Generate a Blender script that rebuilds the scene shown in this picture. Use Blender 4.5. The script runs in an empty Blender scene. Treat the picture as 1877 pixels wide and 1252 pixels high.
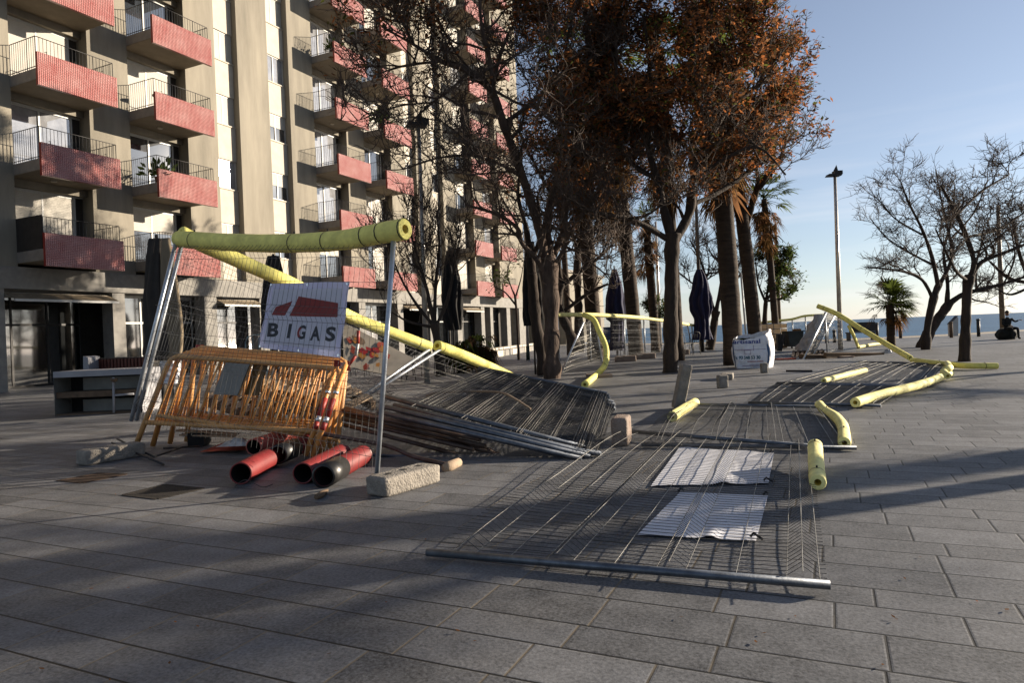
import bpy, bmesh, math, random
from mathutils import Vector, Matrix, noise
R = math.radians
S = bpy.context.scene
COL = S.collection
rnd = random.Random(7)

# ------------------------------------------------------------------ camera
CF, RHO, YAW, CH = 1251.0, R(2.405), R(25.1), 1.2
FW = Vector((-math.sin(YAW), math.cos(YAW), 0)); RT = Vector((math.cos(YAW), math.sin(YAW), 0)); UP = Vector((0, 0, 1))
cam_d = bpy.data.cameras.new('camera'); cam = bpy.data.objects.new('camera', cam_d); COL.objects.link(cam); S.camera = cam
cam_d.sensor_width = 36; cam_d.lens = CF / 1877 * 36; cam_d.clip_end = 6000; cam_d.clip_start = .05
cam_d.shift_x = .6 / 1877; cam_d.shift_y = -14.6 / 1877
cr, cu = RT * math.cos(RHO) - UP * math.sin(RHO), RT * math.sin(RHO) + UP * math.cos(RHO)
m = Matrix((cr, cu, -FW)).transposed().to_4x4(); m.translation = (0, 0, CH); cam.matrix_world = m

# ------------------------------------------------------------------ sky, sun, exposure
SUN_EL, SUN_AZ = R(13.5), R(42.5)          # azimuth from +X towards +Y
SUNDIR = Vector((math.cos(SUN_EL) * math.cos(SUN_AZ), math.cos(SUN_EL) * math.sin(SUN_AZ), math.sin(SUN_EL)))
W = bpy.data.worlds.new('World'); S.world = W; W.use_nodes = True
wn, wl = W.node_tree.nodes, W.node_tree.links
bg = wn['Background']
sky = wn.new('ShaderNodeTexSky'); sky.sky_type = 'NISHITA'; sky.sun_disc = False
sky.sun_elevation = SUN_EL; sky.sun_rotation = R(90) - SUN_AZ; sky.air_density = 1.0; sky.dust_density = .3; sky.ozone_density = 1.6
tc = wn.new('ShaderNodeTexCoord'); mp = wn.new('ShaderNodeMapping'); mp.inputs['Scale'].default_value = (2.2, 2.2, 26)
nz = wn.new('ShaderNodeTexNoise'); nz.inputs['Scale'].default_value = 1.6; nz.inputs['Detail'].default_value = 6
rmp = wn.new('ShaderNodeValToRGB'); rmp.color_ramp.elements[0].position = .52; rmp.color_ramp.elements[1].position = .8
sep = wn.new('ShaderNodeSeparateXYZ'); mr = wn.new('ShaderNodeMapRange')
mr.inputs['From Min'].default_value = .30; mr.inputs['From Max'].default_value = .06; mr.inputs['To Min'].default_value = 0; mr.inputs['To Max'].default_value = .45
mul = wn.new('ShaderNodeMath'); mul.operation = 'MULTIPLY'
mix = wn.new('ShaderNodeMixRGB'); mix.inputs[2].default_value = (8.0, 7.8, 7.9, 1)
wl.new(tc.outputs['Generated'], mp.inputs[0]); wl.new(mp.outputs[0], nz.inputs[0]); wl.new(nz.outputs[0], rmp.inputs[0])
wl.new(tc.outputs['Generated'], sep.inputs[0]); wl.new(sep.outputs[2], mr.inputs[0])
wl.new(rmp.outputs[0], mul.inputs[0]); wl.new(mr.outputs[0], mul.inputs[1]); wl.new(mul.outputs[0], mix.inputs[0])
hs = wn.new('ShaderNodeHueSaturation'); hs.inputs['Saturation'].default_value = .58; hs.inputs['Value'].default_value = 1.0; wl.new(sky.outputs[0], hs.inputs['Color']); tn = wn.new('ShaderNodeMixRGB'); tn.blend_type = 'MULTIPLY'; tn.inputs[0].default_value = 1; tn.inputs[2].default_value = (.90, .97, 1.13, 1); wl.new(hs.outputs[0], tn.inputs[1]); wl.new(tn.outputs[0], mix.inputs[1]); wl.new(mix.outputs[0], bg.inputs[0])
bg.inputs[1].default_value = .05
sl = bpy.data.lights.new('sun', 'SUN'); sl.energy = 5.0; sl.angle = R(.5); sl.color = (1, .86, .68)
so = bpy.data.objects.new('sun', sl); COL.objects.link(so); so.rotation_euler = SUNDIR.to_track_quat('Z', 'Y').to_euler(); so.location = (40, 40, 40)
S.view_settings.view_transform = 'Standard'; S.view_settings.look = 'None'; S.view_settings.gamma = 1
S.view_settings.use_curve_mapping = False; S.view_settings.exposure = 1.38
S.render.engine = 'CYCLES'; S.cycles.max_bounces = 6; S.cycles.diffuse_bounces = 3; S.cycles.transparent_max_bounces = 12

# ------------------------------------------------------------------ pixel of the photograph -> point in the place
def ray(px, py):
    dx, dy = px - 937.9, py - 611.4
    u = dx * math.cos(RHO) - dy * math.sin(RHO); v = dx * math.sin(RHO) + dy * math.cos(RHO)
    return FW * CF + RT * u - UP * v
O = Vector((0, 0, CH))
def G(px, py, z=0.0):                       # point of the horizontal plane z
    r = ray(px, py); return O + r * ((z - CH) / r.z)
def D(px, py, d):                           # point at depth d (metres along the view axis)
    return O + ray(px, py) * (d / CF)
def depth(p): return (Vector(p) - O).dot(FW)
V = Vector

# ------------------------------------------------------------------ materials
KA = .58
def mat(name, col, rough=.7, nscale=6, namt=.25, bump=0, bscale=40, metal=0, spec=.4, col2=None, detail=5, stretch=None, coord='Object', k=None):
    k = KA if k is None else k
    if not metal: col = [c * k for c in col]; col2 = [c * k for c in col2] if col2 else None
    M = bpy.data.materials.new(name); M.use_nodes = True; n, l = M.node_tree.nodes, M.node_tree.links
    b = n['Principled BSDF']; b.inputs['Roughness'].default_value = rough; b.inputs['Metallic'].default_value = metal
    b.inputs['Specular IOR Level'].default_value = spec
    t = n.new('ShaderNodeTexCoord'); src = t.outputs[coord]
    if stretch:
        mpg = n.new('ShaderNodeMapping'); mpg.inputs['Scale'].default_value = stretch; l.new(src, mpg.inputs[0]); src = mpg.outputs[0]
    z = n.new('ShaderNodeTexNoise'); z.inputs['Scale'].default_value = nscale; z.inputs['Detail'].default_value = detail; z.inputs['Roughness'].default_value = .65
    l.new(src, z.inputs[0])
    rp = n.new('ShaderNodeValToRGB'); e = rp.color_ramp.elements; e[0].position = .32; e[1].position = .68
    c2 = col2 or [c * (1 - namt) for c in col]; c1 = col if col2 else [min(1, c * (1 + namt * .6)) for c in col]
    e[0].color = (*c2, 1); e[1].color = (*c1, 1)
    l.new(z.outputs[0], rp.inputs[0]); l.new(rp.outputs[0], b.inputs['Base Color'])
    if bump:
        z2 = n.new('ShaderNodeTexNoise'); z2.inputs['Scale'].default_value = bscale; z2.inputs['Detail'].default_value = 4; l.new(src, z2.inputs[0])
        bp = n.new('ShaderNodeBump'); bp.inputs['Strength'].default_value = bump; bp.inputs['Distance'].default_value = .02
        l.new(z2.outputs[0], bp.inputs['Height']); l.new(bp.outputs[0], b.inputs['Normal'])
    return M

def leafmat(name, col, trans=.5):
    M = bpy.data.materials.new(name); M.use_nodes = True; n, l = M.node_tree.nodes, M.node_tree.links
    col = [c * .68 for c in col]; n.remove(n['Principled BSDF']); out = n['Material Output']
    df = n.new('ShaderNodeBsdfDiffuse'); tr = n.new('ShaderNodeBsdfTranslucent'); mx = n.new('ShaderNodeMixShader'); mx.inputs[0].default_value = trans
    t = n.new('ShaderNodeTexCoord'); z = n.new('ShaderNodeTexNoise'); z.inputs['Scale'].default_value = 1.7; z.inputs['Detail'].default_value = 4
    rp = n.new('ShaderNodeValToRGB'); e = rp.color_ramp.elements; e[0].position = .3; e[1].position = .7
    e[0].color = (*[c * .6 for c in col], 1); e[1].color = (*[min(1, c * 1.35) for c in col], 1)
    l.new(t.outputs['Object'], z.inputs[0]); l.new(z.outputs[0], rp.inputs[0])
    l.new(rp.outputs[0], df.inputs[0]); l.new(rp.outputs[0], tr.inputs[0]); l.new(df.outputs[0], mx.inputs[1]); l.new(tr.outputs[0], mx.inputs[2]); l.new(mx.outputs[0], out.inputs[0])
    return M

M = {}
M['wall'] = mat('concrete_render', (.35, .315, .25), .85, .9, .34, .25, 60, detail=9, stretch=(1, 1, .16))
M['soffit'] = mat('soffit_concrete', (.34, .28, .20), .85, 1.2, .2, .2, 50)
M['slab'] = mat('slab_edge', (.36, .32, .28), .85, 2, .25, .2, 40)
M['cream'] = mat('cream_panel', (.70, .63, .52), .75, 2.5, .12, .15, 90)
M['frame'] = mat('white_aluminium', (.62, .62, .60), .4, 8, .1)
M['shutter'] = mat('white_shutter', (.66, .63, .57), .6, 3, .12)
M['dark'] = mat('dark_metal', (.025, .023, .024), .55, 8, .3)
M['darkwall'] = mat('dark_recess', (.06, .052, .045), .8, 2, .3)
M['grey_stone'] = mat('grey_stone', (.30, .285, .26), .75, 3, .25, .2, 50)
M['galv'] = mat('galvanised_steel', (.12, .135, .16), .46, 14, .35, .05, 60, metal=.75)
M['wire'] = mat('fence_wire', (.075, .078, .082), .45, 9, .45, metal=.3, col2=(.024, .024, .025))
M['wire_light'] = mat('lit_fence_wire', (.42, .41, .38), .4, 5, .5, metal=.5, col2=(.15, .14, .125))  # paler copy of the wire, paints the light caught by the long wires
M['galv_light'] = mat('bright_galvanised_steel', (.46, .49, .53), .36, 14, .25, .05, 60, metal=.6)
M['wire_dark'] = mat('dark_fence_wire', (.13, .135, .145), .4, 9, .5, metal=.6, col2=(.045, .046, .05))
M['rusty'] = mat('rusty_steel', (.11, .085, .075), .5, 9, .5, .1, 40, metal=.5, col2=(.07, .04, .028))
M['foam'] = mat('yellow_foam', (.76, .69, .19), .75, 7, .26, .3, 30, k=1, detail=9)
M['foam_pale'] = mat('pale_yellow_foam', (.76, .70, .28), .75, 7, .26, .3, 30, k=1, detail=9)
M['foam_end'] = mat('foam_inside', (.80, .60, .10), .8, 8, .2)
M['tie'] = mat('black_cable_tie', (.01, .01, .01), .5, 8, .2)
M['conc'] = mat('rough_concrete', (.40, .36, .31), .9, 9, .32, .9, 55, detail=8)
M['conc_red'] = mat('stained_concrete', (.40, .33, .28), .9, 4, .3, .9, 55, col2=(.32, .22, .17))
M['hole'] = mat('painted_hole_shade', (.05, .045, .04), .9)  # for flat dark discs that paint the shade inside the post holes
M['orange'] = mat('worn_orange_paint', (.80, .34, .085), .5, 5, .3, .2, 30, col2=(.55, .24, .07), detail=8, k=.8)
M['orange2'] = mat('worn_ochre_paint', (.76, .40, .15), .5, 6, .3, .2, 30, col2=(.50, .26, .09), detail=8, k=.8)
M['plate'] = mat('grey_plate', (.27, .27, .25), .5, 5, .2)
M['plate_br'] = mat('brown_plate', (.26, .15, .05), .6, 5, .3)
M['redtape'] = mat('red_tape', (.52, .05, .035), .5, 8, .2)
M['whitetape'] = mat('white_tape', (.72, .70, .68), .5, 8, .1)
M['silver'] = mat('silver_tape', (.7, .7, .7), .25, 8, .1, metal=.8)
M['pipe_red'] = mat('red_conduit', (.27, .026, .026), .5, 6, .25, spec=.5)
M['pipe_pink'] = mat('sunlit_red_conduit', (.62, .14, .11), .4, 6, .2)  # salmon tone paints the sunlight on this pipe into its colour
M['pipe_black'] = mat('black_conduit_sleeve', (.022, .021, .02), .4, 6, .3, spec=.5)
M['pipe_in'] = mat('conduit_inside', (.012, .010, .010), .7)
M['wood'] = mat('pallet_wood', (.50, .37, .25), .8, 3, .3, .3, 30, stretch=(1, 1, 1), detail=8)
M['wood_dk'] = mat('weathered_wood', (.20, .13, .08), .85, 4, .35, .3, 30)
M['redwood'] = mat('dark_red_slats', (.16, .045, .03), .7, 5, .3)
M['white'] = mat('white_board', (.46, .46, .49), .6, 4, .12)
M['cardw'] = mat('pale_printed_board', (.46, .40, .32), .8, 4, .2)
M['redprint'] = mat('red_print', (.40, .055, .025), .7, 5, .25)
M['oprint'] = mat('orange_print', (.48, .20, .03), .7, 5, .25)
M['logo_red'] = mat('logo_dark_red', (.36, .018, .018), .5, 5, .1)
M['ink'] = mat('navy_ink', (.018, .022, .035), .5, 5, .1)
M['bag'] = mat('woven_white_bag', (.66, .67, .72), .55, 7, .12, .5, 14, k=1)
M['bagblue'] = mat('blue_bag_strap', (.05, .13, .28), .6, 5, .2)
M['inkblue'] = mat('blue_ink', (.04, .08, .42), .6); M['inkteal'] = mat('teal_ink', (.02, .17, .24), .6); M['inkred'] = mat('red_ink', (.5, .06, .08), .6)
M['inkpale'] = mat('pale_violet_ink', (.36, .24, .42), .6)
M['navy'] = mat('navy_canvas', (.016, .018, .075), .85, 4, .3, .2, 20)
M['blackcanvas'] = mat('black_canvas', (.018, .017, .018), .9, 4, .3)
M['tan'] = mat('tan_canvas', (.30, .235, .155), .9, 5, .35, .4, 12, stretch=(1, 1, .15))
M['browncanvas'] = mat('dark_brown_canvas', (.05, .042, .036), .9, 4, .3)
M['foil'] = mat('wrinkled_foil', (.55, .54, .56), .3, 10, .4, 1, 18, metal=.5)
M['bark'] = mat('bark', (.17, .115, .085), .95, 7, .5, 1, 24, stretch=(1, 1, .22), col2=(.05, .033, .025), detail=8)
M['bark_dk'] = mat('dark_bark', (.085, .058, .043), .95, 7, .5, 1, 24, stretch=(1, 1, .22), col2=(.028, .02, .015), detail=8)
M['twig'] = mat('twig', (.12, .085, .065), .9, 6, .4)
M['palmbark'] = mat('palm_trunk', (.10, .068, .046), .95, 5, .45, 1, 9, stretch=(.5, .5, 3), col2=(.032, .022, .016), detail=8)
M['l_rust'] = leafmat('rust_leaf', (.46, .17, .06)); M['l_brown'] = leafmat('brown_leaf', (.25, .125, .06)); M['l_dark'] = leafmat('dark_brown_leaf', (.05, .032, .018)); M['l_green'] = leafmat('olive_leaf', (.11, .12, .03))
M['l_palm'] = leafmat('palm_green', (.13, .17, .035)); M['l_palm_dk'] = leafmat('palm_dark_green', (.04, .055, .016)); M['l_dead'] = leafmat('dead_frond', (.15, .085, .035)); M['l_bush'] = leafmat('bush_green', (.085, .12, .035))
M['sand'] = mat('beach_sand', (.42, .36, .28), .95, .4, .2, .3, 3)
M['curtain'] = mat('white_curtain', (.55, .55, .56), .9, 9, .15, stretch=(1, 6, .2))
M['skin'] = mat('skin', (.42, .24, .17), .6); M['cloth'] = mat('dark_clothes', (.014, .018, .018), .9, 5, .3); M['hair'] = mat('dark_hair', (.012, .010, .009), .7)
M['dumpster'] = mat('grey_dumpster', (.045, .06, .06), .7, 4, .3); M['cardboard'] = mat('cardboard', (.42, .20, .07), .9, 5, .2);
M['film'] = mat('plastic_film', (.62, .62, .62), .35, 10, .3, 1, 15)
M['potgreen'] = mat('pole_green_paint', (.02, .05, .035), .5); M['polebrown'] = mat('pole_brown', (.20, .15, .10), .6, 5, .3); M['pole'] = mat('lamp_pole_steel', (.60, .56, .50), .3, 6, .25, metal=.6)
M['terracotta'] = mat('terracotta', (.28, .11, .06), .8); M['turq'] = mat('pale_turquoise_paint', (.35, .52, .55), .5); M['grate'] = mat('dark_cover', (.035, .028, .022), .8, 25, .4, .6, 120)
M['rustcover'] = mat('rusty_cover', (.10, .055, .03), .85, 12, .4, .4, 90)

def fabric(name, col, trans=.45, rough_scale=9):
    g = leafmat(name, [c / .68 for c in col], trans); e = [x for x in g.node_tree.nodes if x.type == 'VALTORGB'][0].color_ramp.elements
    for k in (0, 1): e[k].color = (*[c * (.93 + .07 * k) for c in col], 1)
    return g
M['ibc'] = fabric('ibc_plastic', (.62, .52, .38), .4); M['banner'] = fabric('white_banner', (.74, .75, .80)); M['banner_edge'] = fabric('banner_hem', (.46, .50, .72)); M['sheet'] = fabric('white_sheet', (.78, .79, .84), .15)
# glass: dark mirror-like panes of the rooms behind
def glassmat(name, col, rough=.04):
    g = mat(name, col, rough, 2, .3, spec=1.0); g.node_tree.nodes['Principled BSDF'].inputs['IOR'].default_value = 1.9
    return g
M['glass'] = glassmat('window_glass', (.05, .06, .075)); M['shopglass'] = glassmat('shop_glass', (.02, .022, .024)); M['curtglass'] = glassmat('curtained_glass', (.40, .41, .44))

# red balcony panel: rows of small glazed studs
def studmat():
    g = mat('red_glazed_tiles', (.68, .34, .31), .34, 1.3, .22, spec=.7, col2=(.50, .125, .11), detail=8); n, l = g.node_tree.nodes, g.node_tree.links  # pale pink patches paint the whitish glitter of the studs into the colour
    b = n['Principled BSDF']; t = n.new('ShaderNodeTexCoord'); sp = n.new('ShaderNodeSeparateXYZ'); l.new(t.outputs['Object'], sp.inputs[0])
    def m2(op, a, bb=None):
        q = n.new('ShaderNodeMath'); q.operation = op
        for i, x in enumerate((a, bb)):
            if x is None: continue
            if isinstance(x, (int, float)): q.inputs[i].default_value = x
            else: l.new(x, q.inputs[i])
        return q.outputs[0]
    fy = m2('ABSOLUTE', m2('SINE', m2('MULTIPLY', sp.outputs[1], math.pi / .062))); fz = m2('ABSOLUTE', m2('SINE', m2('MULTIPLY', sp.outputs[2], math.pi / .055)))
    h = m2('MULTIPLY', fy, fz); bp = n.new('ShaderNodeBump'); bp.inputs['Strength'].default_value = 1.0; bp.inputs['Distance'].default_value = .03
    l.new(h, bp.inputs['Height']); l.new(bp.outputs[0], b.inputs['Normal'])
    return g
M['redtile'] = studmat()
M['rededge'] = mat('shaded_red_edge', (.36, .035, .025), .5, 4, .2)  # darker red puts the shade on each panel's near end into the colour
def slatmat():
    g = mat('roller_shutter', (.62, .585, .52), .6, 2, .1); n, l = g.node_tree.nodes, g.node_tree.links
    w = n.new('ShaderNodeTexWave'); w.bands_direction = 'Z'; w.inputs['Scale'].default_value = 5.5; t = n.new('ShaderNodeTexCoord'); l.new(t.outputs['Object'], w.inputs[0])
    bp = n.new('ShaderNodeBump'); bp.inputs['Strength'].default_value = .5; bp.inputs['Distance'].default_value = .01; l.new(w.outputs[1], bp.inputs['Height']); l.new(bp.outputs[0], n['Principled BSDF'].inputs['Normal'])
    return g
M['slats'] = slatmat()

# pavement: rows of three widths along X, slabs of half a metre, sanded joints
def pavemat():
    g = bpy.data.materials.new('granite_paving'); g.use_nodes = True; n, l = g.node_tree.nodes, g.node_tree.links; b = n['Principled BSDF']
    def mt(op, a, bb=None, c=None):
        q = n.new('ShaderNodeMath'); q.operation = op
        for i, x in enumerate((a, bb, c)):
            if x is None: continue
            if isinstance(x, (int, float)): q.inputs[i].default_value = x
            else: l.new(x, q.inputs[i])
        return q.outputs[0]
    geo = n.new('ShaderNodeNewGeometry'); sp = n.new('ShaderNodeSeparateXYZ'); l.new(geo.outputs['Position'], sp.inputs[0])
    X, Y = sp.outputs[0], sp.outputs[1]; P = .785; a1, a2 = .30, .57
    yn = mt('DIVIDE', mt('SUBTRACT', Y, 1.83), P); pi = mt('FLOOR', yn); f = mt('MULTIPLY', mt('SUBTRACT', yn, pi), P)
    k = mt('ADD', mt('GREATER_THAN', f, a1), mt('GREATER_THAN', f, a2)); row = mt('ADD', mt('MULTIPLY', pi, 3), k)
    dy = mt('MINIMUM', mt('MINIMUM', f, mt('SUBTRACT', P, f)), mt('MINIMUM', mt('ABSOLUTE', mt('SUBTRACT', f, a1)), mt('ABSOLUTE', mt('SUBTRACT', f, a2))))
    wn1 = n.new('ShaderNodeTexWhiteNoise'); wn1.noise_dimensions = '1D'; l.new(row, wn1.inputs['W'])
    L = mt('ADD', .46, mt('MULTIPLY', wn1.outputs['Value'], .10))
    cx = mt('DIVIDE', mt('ADD', X, mt('MULTIPLY', wn1.outputs['Value'], 7.3)), L); ci = mt('FLOOR', cx); fx = mt('SUBTRACT', cx, ci)
    dx = mt('MULTIPLY', mt('MINIMUM', fx, mt('SUBTRACT', 1, fx)), L)
    cmb = n.new('ShaderNodeCombineXYZ'); l.new(row, cmb.inputs[0]); l.new(ci, cmb.inputs[1])
    wn2 = n.new('ShaderNodeTexWhiteNoise'); wn2.noise_dimensions = '2D'; l.new(cmb.outputs[0], wn2.inputs['Vector'])
    def nzx(scale, det=3):
        z = n.new('ShaderNodeTexNoise'); z.inputs['Scale'].default_value = scale; z.inputs['Detail'].default_value = det; z.inputs['Roughness'].default_value = .7; l.new(geo.outputs['Position'], z.inputs[0]); return z.outputs[0]
    speck = nzx(62, 4); stain = nzx(.55, 5); mott = nzx(6, 5)
    val = mt('ADD', mt('ADD', .62, mt('MULTIPLY', wn2.outputs['Value'], .34)), mt('MULTIPLY', mt('SUBTRACT', stain, .5), 1.0))
    val = mt('ADD', val, mt('MULTIPLY', mt('SUBTRACT', speck, .5), 2.1)); val = mt('ADD', val, mt('MULTIPLY', mt('SUBTRACT', mott, .5), 1.0)); val = mt('MAXIMUM', val, .18)
    base = n.new('ShaderNodeMixRGB'); base.blend_type = 'MULTIPLY'; base.inputs[0].default_value = 1
    tint = n.new('ShaderNodeMixRGB'); tint.inputs[1].default_value = (.148, .153, .164, 1); tint.inputs[2].default_value = (.142, .140, .141, 1); l.new(mt('MULTIPLY', nzx(.9, 4), .9), tint.inputs[0])
    vv = n.new('ShaderNodeCombineXYZ'); [l.new(val, vv.inputs[i]) for i in range(3)]
    l.new(tint.outputs[0], base.inputs[1]); l.new(vv.outputs[0], base.inputs[2])
    # dusty white scuffs
    dust = n.new('ShaderNodeMixRGB'); dust.inputs[2].default_value = (.21, .208, .206, 1); zr = n.new('ShaderNodeMapRange'); zr.inputs['From Min'].default_value = .60; zr.inputs['From Max'].default_value = .78; zr.inputs['To Max'].default_value = .6
    l.new(nzx(1.7, 7), zr.inputs[0]); l.new(zr.outputs[0], dust.inputs[0]); l.new(base.outputs[0], dust.inputs[1])
    jl = mt('LESS_THAN', dy, .0052); jc = mt('LESS_THAN', dx, .005)
    sandy = n.new('ShaderNodeMapRange'); sandy.inputs['From Min'].default_value = .0; sandy.inputs['From Max'].default_value = -1.2; l.new(mt('ADD', X, mt('MULTIPLY', mt('SUBTRACT', nzx(3, 3), .5), 2.0)), sandy.inputs[0])
    jcc = n.new('ShaderNodeMixRGB'); jcc.inputs[1].default_value = (.010, .009, .008, 1); jcc.inputs[2].default_value = (.185, .155, .115, 1); l.new(mt('MULTIPLY', sandy.outputs[0], .8), jcc.inputs[0])
    m1 = n.new('ShaderNodeMixRGB'); l.new(jc, m1.inputs[0]); l.new(dust.outputs[0], m1.inputs[1]); l.new(jcc.outputs[0], m1.inputs[2])
    m2 = n.new('ShaderNodeMixRGB'); m2.inputs[2].default_value = (.010, .009, .008, 1); l.new(jl, m2.inputs[0]); l.new(m1.outputs[0], m2.inputs[1])
    l.new(m2.outputs[0], b.inputs['Base Color']); b.inputs['Roughness'].default_value = .62; b.inputs['Specular IOR Level'].default_value = .35
    hj = mt('MINIMUM', mt('MULTIPLY', mt('MINIMUM', dx, dy), 90), 1.0); hh = mt('ADD', mt('ADD', mt('MULTIPLY', hj, .6), mt('MULTIPLY', speck, .5)), mt('MULTIPLY', wn2.outputs['Value'], .5))
    bp = n.new('ShaderNodeBump'); bp.inputs['Strength'].default_value = .45; bp.inputs['Distance'].default_value = .006; l.new(hh, bp.inputs['Height']); l.new(bp.outputs[0], b.inputs['Normal'])
    return g
M['pave'] = pavemat()
def seamat():
    g = mat('sea_water', (.055, .16, .29), .45, .05, .3, spec=.35, detail=8, stretch=(.6, 2, 1)); n, l = g.node_tree.nodes, g.node_tree.links
    t = n.new('ShaderNodeTexCoord'); mp = n.new('ShaderNodeMapping'); mp.inputs['Rotation'].default_value = (0, 0, R(25)); mp.inputs['Scale'].default_value = (.35, 1.1, 1); z = n.new('ShaderNodeTexNoise'); z.inputs['Scale'].default_value = .35; z.inputs['Detail'].default_value = 7
    l.new(t.outputs['Object'], mp.inputs[0]); l.new(mp.outputs[0], z.inputs[0]); bp = n.new('ShaderNodeBump'); bp.inputs['Strength'].default_value = 1; bp.inputs['Distance'].default_value = .9
    l.new(z.outputs[0], bp.inputs['Height']); l.new(bp.outputs[0], n['Principled BSDF'].inputs['Normal']); return g
M['sea'] = seamat()

# ------------------------------------------------------------------ mesh builder
class MB:
    def __init__(s): s.v = []; s.f = []; s.m = []; s.sm = []
    def face(s, idx, mi=0, sm=False): s.f.append(idx); s.m.append(mi); s.sm.append(sm)
    def quad(s, a, b, c, d, mi=0):
        k = len(s.v); s.v += [tuple(a), tuple(b), tuple(c), tuple(d)]; s.face((k, k + 1, k + 2, k + 3), mi)
    def poly(s, pts, mi=0):
        k = len(s.v); s.v += [tuple(p) for p in pts]; s.face(tuple(range(k, k + len(pts))), mi)
    def tube(s, pts, r, n=8, mi=0, cap=True, sm=True):
        pts = [V(p) for p in pts]; N = len(pts); rs = r if isinstance(r, (list, tuple)) else [r] * N
        k0 = len(s.v); t = (pts[1] - pts[0]).normalized(); a = t.orthogonal().normalized()
        for i, p in enumerate(pts):
            t = (pts[min(i + 1, N - 1)] - pts[max(i - 1, 0)])
            if t.length < 1e-9: t = V((0, 0, 1))
            t.normalize(); a = (a - t * a.dot(t)); a = a.normalized() if a.length > 1e-6 else t.orthogonal().normalized(); b = t.cross(a)
            for j in range(n):
                q = 2 * math.pi * j / n; w = p + a * (rs[i] * math.cos(q)) + b * (rs[i] * math.sin(q)); s.v.append((w.x, w.y, w.z))
        for i in range(N - 1):
            for j in range(n):
                j2 = (j + 1) % n; s.face((k0 + i * n + j, k0 + i * n + j2, k0 + (i + 1) * n + j2, k0 + (i + 1) * n + j), mi, sm)
        if cap:
            s.face(tuple(k0 + j for j in reversed(range(n))), mi); s.face(tuple(k0 + (N - 1) * n + j for j in range(n)), mi)
    def box(s, c, ax, ay, az, mi=0):        # centre and three half-axis vectors
        c, ax, ay, az = V(c), V(ax), V(ay), V(az); k = len(s.v)
        for z in (-1, 1):
            for x, y in ((-1, -1), (1, -1), (1, 1), (-1, 1)): s.v.append(tuple(c + ax * x + ay * y + az * z))
        for f in ((3, 2, 1, 0), (4, 5, 6, 7), (0, 1, 5, 4), (1, 2, 6, 5), (2, 3, 7, 6), (3, 0, 4, 7)): s.face(tuple(k + i for i in f), mi)
    def aabb(s, x0, x1, y0, y1, z0, z1, mi=0): s.box(((x0 + x1) / 2, (y0 + y1) / 2, (z0 + z1) / 2), ((x1 - x0) / 2, 0, 0), (0, (y1 - y0) / 2, 0), (0, 0, (z1 - z0) / 2), mi)
    def grid(s, fn, nu, nv, mi=0, sm=True):
        k = len(s.v)
        for i in range(nu + 1):
            for j in range(nv + 1): s.v.append(tuple(fn(i / nu, j / nv)))
        for i in range(nu):
            for j in range(nv):
                a = k + i * (nv + 1) + j; s.face((a, a + nv + 1, a + nv + 2, a + 1), mi, sm)
    def mesh(s, name, mats, off=(0, 0, 0)):
        me = bpy.data.meshes.new(name); o = V(off); ox, oy, oz = o
        me.from_pydata([(x - ox, y - oy, z - oz) for x, y, z in s.v], [], s.f)
        mats = mats if isinstance(mats, (list, tuple)) else [mats]
        for q in mats: me.materials.append(q)
        me.polygons.foreach_set('material_index', s.m); me.polygons.foreach_set('use_smooth', s.sm); me.update(); return me
def link(o, parent=None):
    COL.objects.link(o)
    if parent: o.parent = parent
    return o
def wpos(o):
    p = V((0, 0, 0))
    while o: p = p + o.location; o = o.parent
    return p
def part(name, mb, mats, parent, label=None):          # part of an unrotated thing, given in world coordinates
    o = link(bpy.data.objects.new(name, mb.mesh(name, mats, wpos(parent))), parent)
    if label: o['label'] = label
    return o
def thing(name, label, cat, loc, group=None):
    o = link(bpy.data.objects.new(name, None)); o.location = loc; o.empty_display_size = .2; o['label'] = label; o['category'] = cat
    if group: o['group'] = group
    return o
def solo(name, mb, mats, label, cat, group=None):      # a thing that is one mesh
    xs = [p[0] for p in mb.v]; ys = [p[1] for p in mb.v]; zs = [p[2] for p in mb.v]
    loc = ((min(xs) + max(xs)) / 2, (min(ys) + max(ys)) / 2, min(zs))
    o = link(bpy.data.objects.new(name, mb.mesh(name, mats, loc))); o.location = loc; o['label'] = label; o['category'] = cat
    if group: o['group'] = group
    return o
def structure(name, mb, mats, kind='structure'):
    o = link(bpy.data.objects.new(name, mb.mesh(name, mats))); o['kind'] = kind; return o
def copy_tree(o, parent=None):
    c = o.copy(); COL.objects.link(c); c.parent = parent
    for ch in o.children: copy_tree(ch, c)
    return c
def spline(pts, n=6):
    P = [V(p) for p in pts]; out = []
    for i in range(len(P) - 1):
        p0, p1, p2, p3 = P[max(i - 1, 0)], P[i], P[i + 1], P[min(i + 2, len(P) - 1)]
        for k in range(n):
            t = k / n; out.append(.5 * ((2 * p1) + (p2 - p0) * t + (2 * p0 - 5 * p1 + 4 * p2 - p3) * t * t + (3 * p1 - p0 - 3 * p2 + p3) * t ** 3))
    out.append(P[-1]); return out
def text_polys(txt, bold=0.0):
    cu_ = bpy.data.curves.new('t', 'FONT'); cu_.body = txt; cu_.size = 1; cu_.offset = bold; cu_.resolution_u = 4
    o = bpy.data.objects.new('t', cu_); COL.objects.link(o); bpy.context.view_layer.update()
    me = o.to_mesh(); vs = [v.co.copy() for v in me.vertices]; fs = [tuple(p.vertices) for p in me.polygons]; o.to_mesh_clear()
    bpy.data.objects.remove(o); bpy.data.curves.remove(cu_)
    x0 = min(v.x for v in vs); x1 = max(v.x for v in vs); y0 = min(v.y for v in vs); y1 = max(v.y for v in vs)
    return [((v.x - x0) / (x1 - x0), (v.y - y0) / (y1 - y0)) for v in vs], fs
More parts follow.
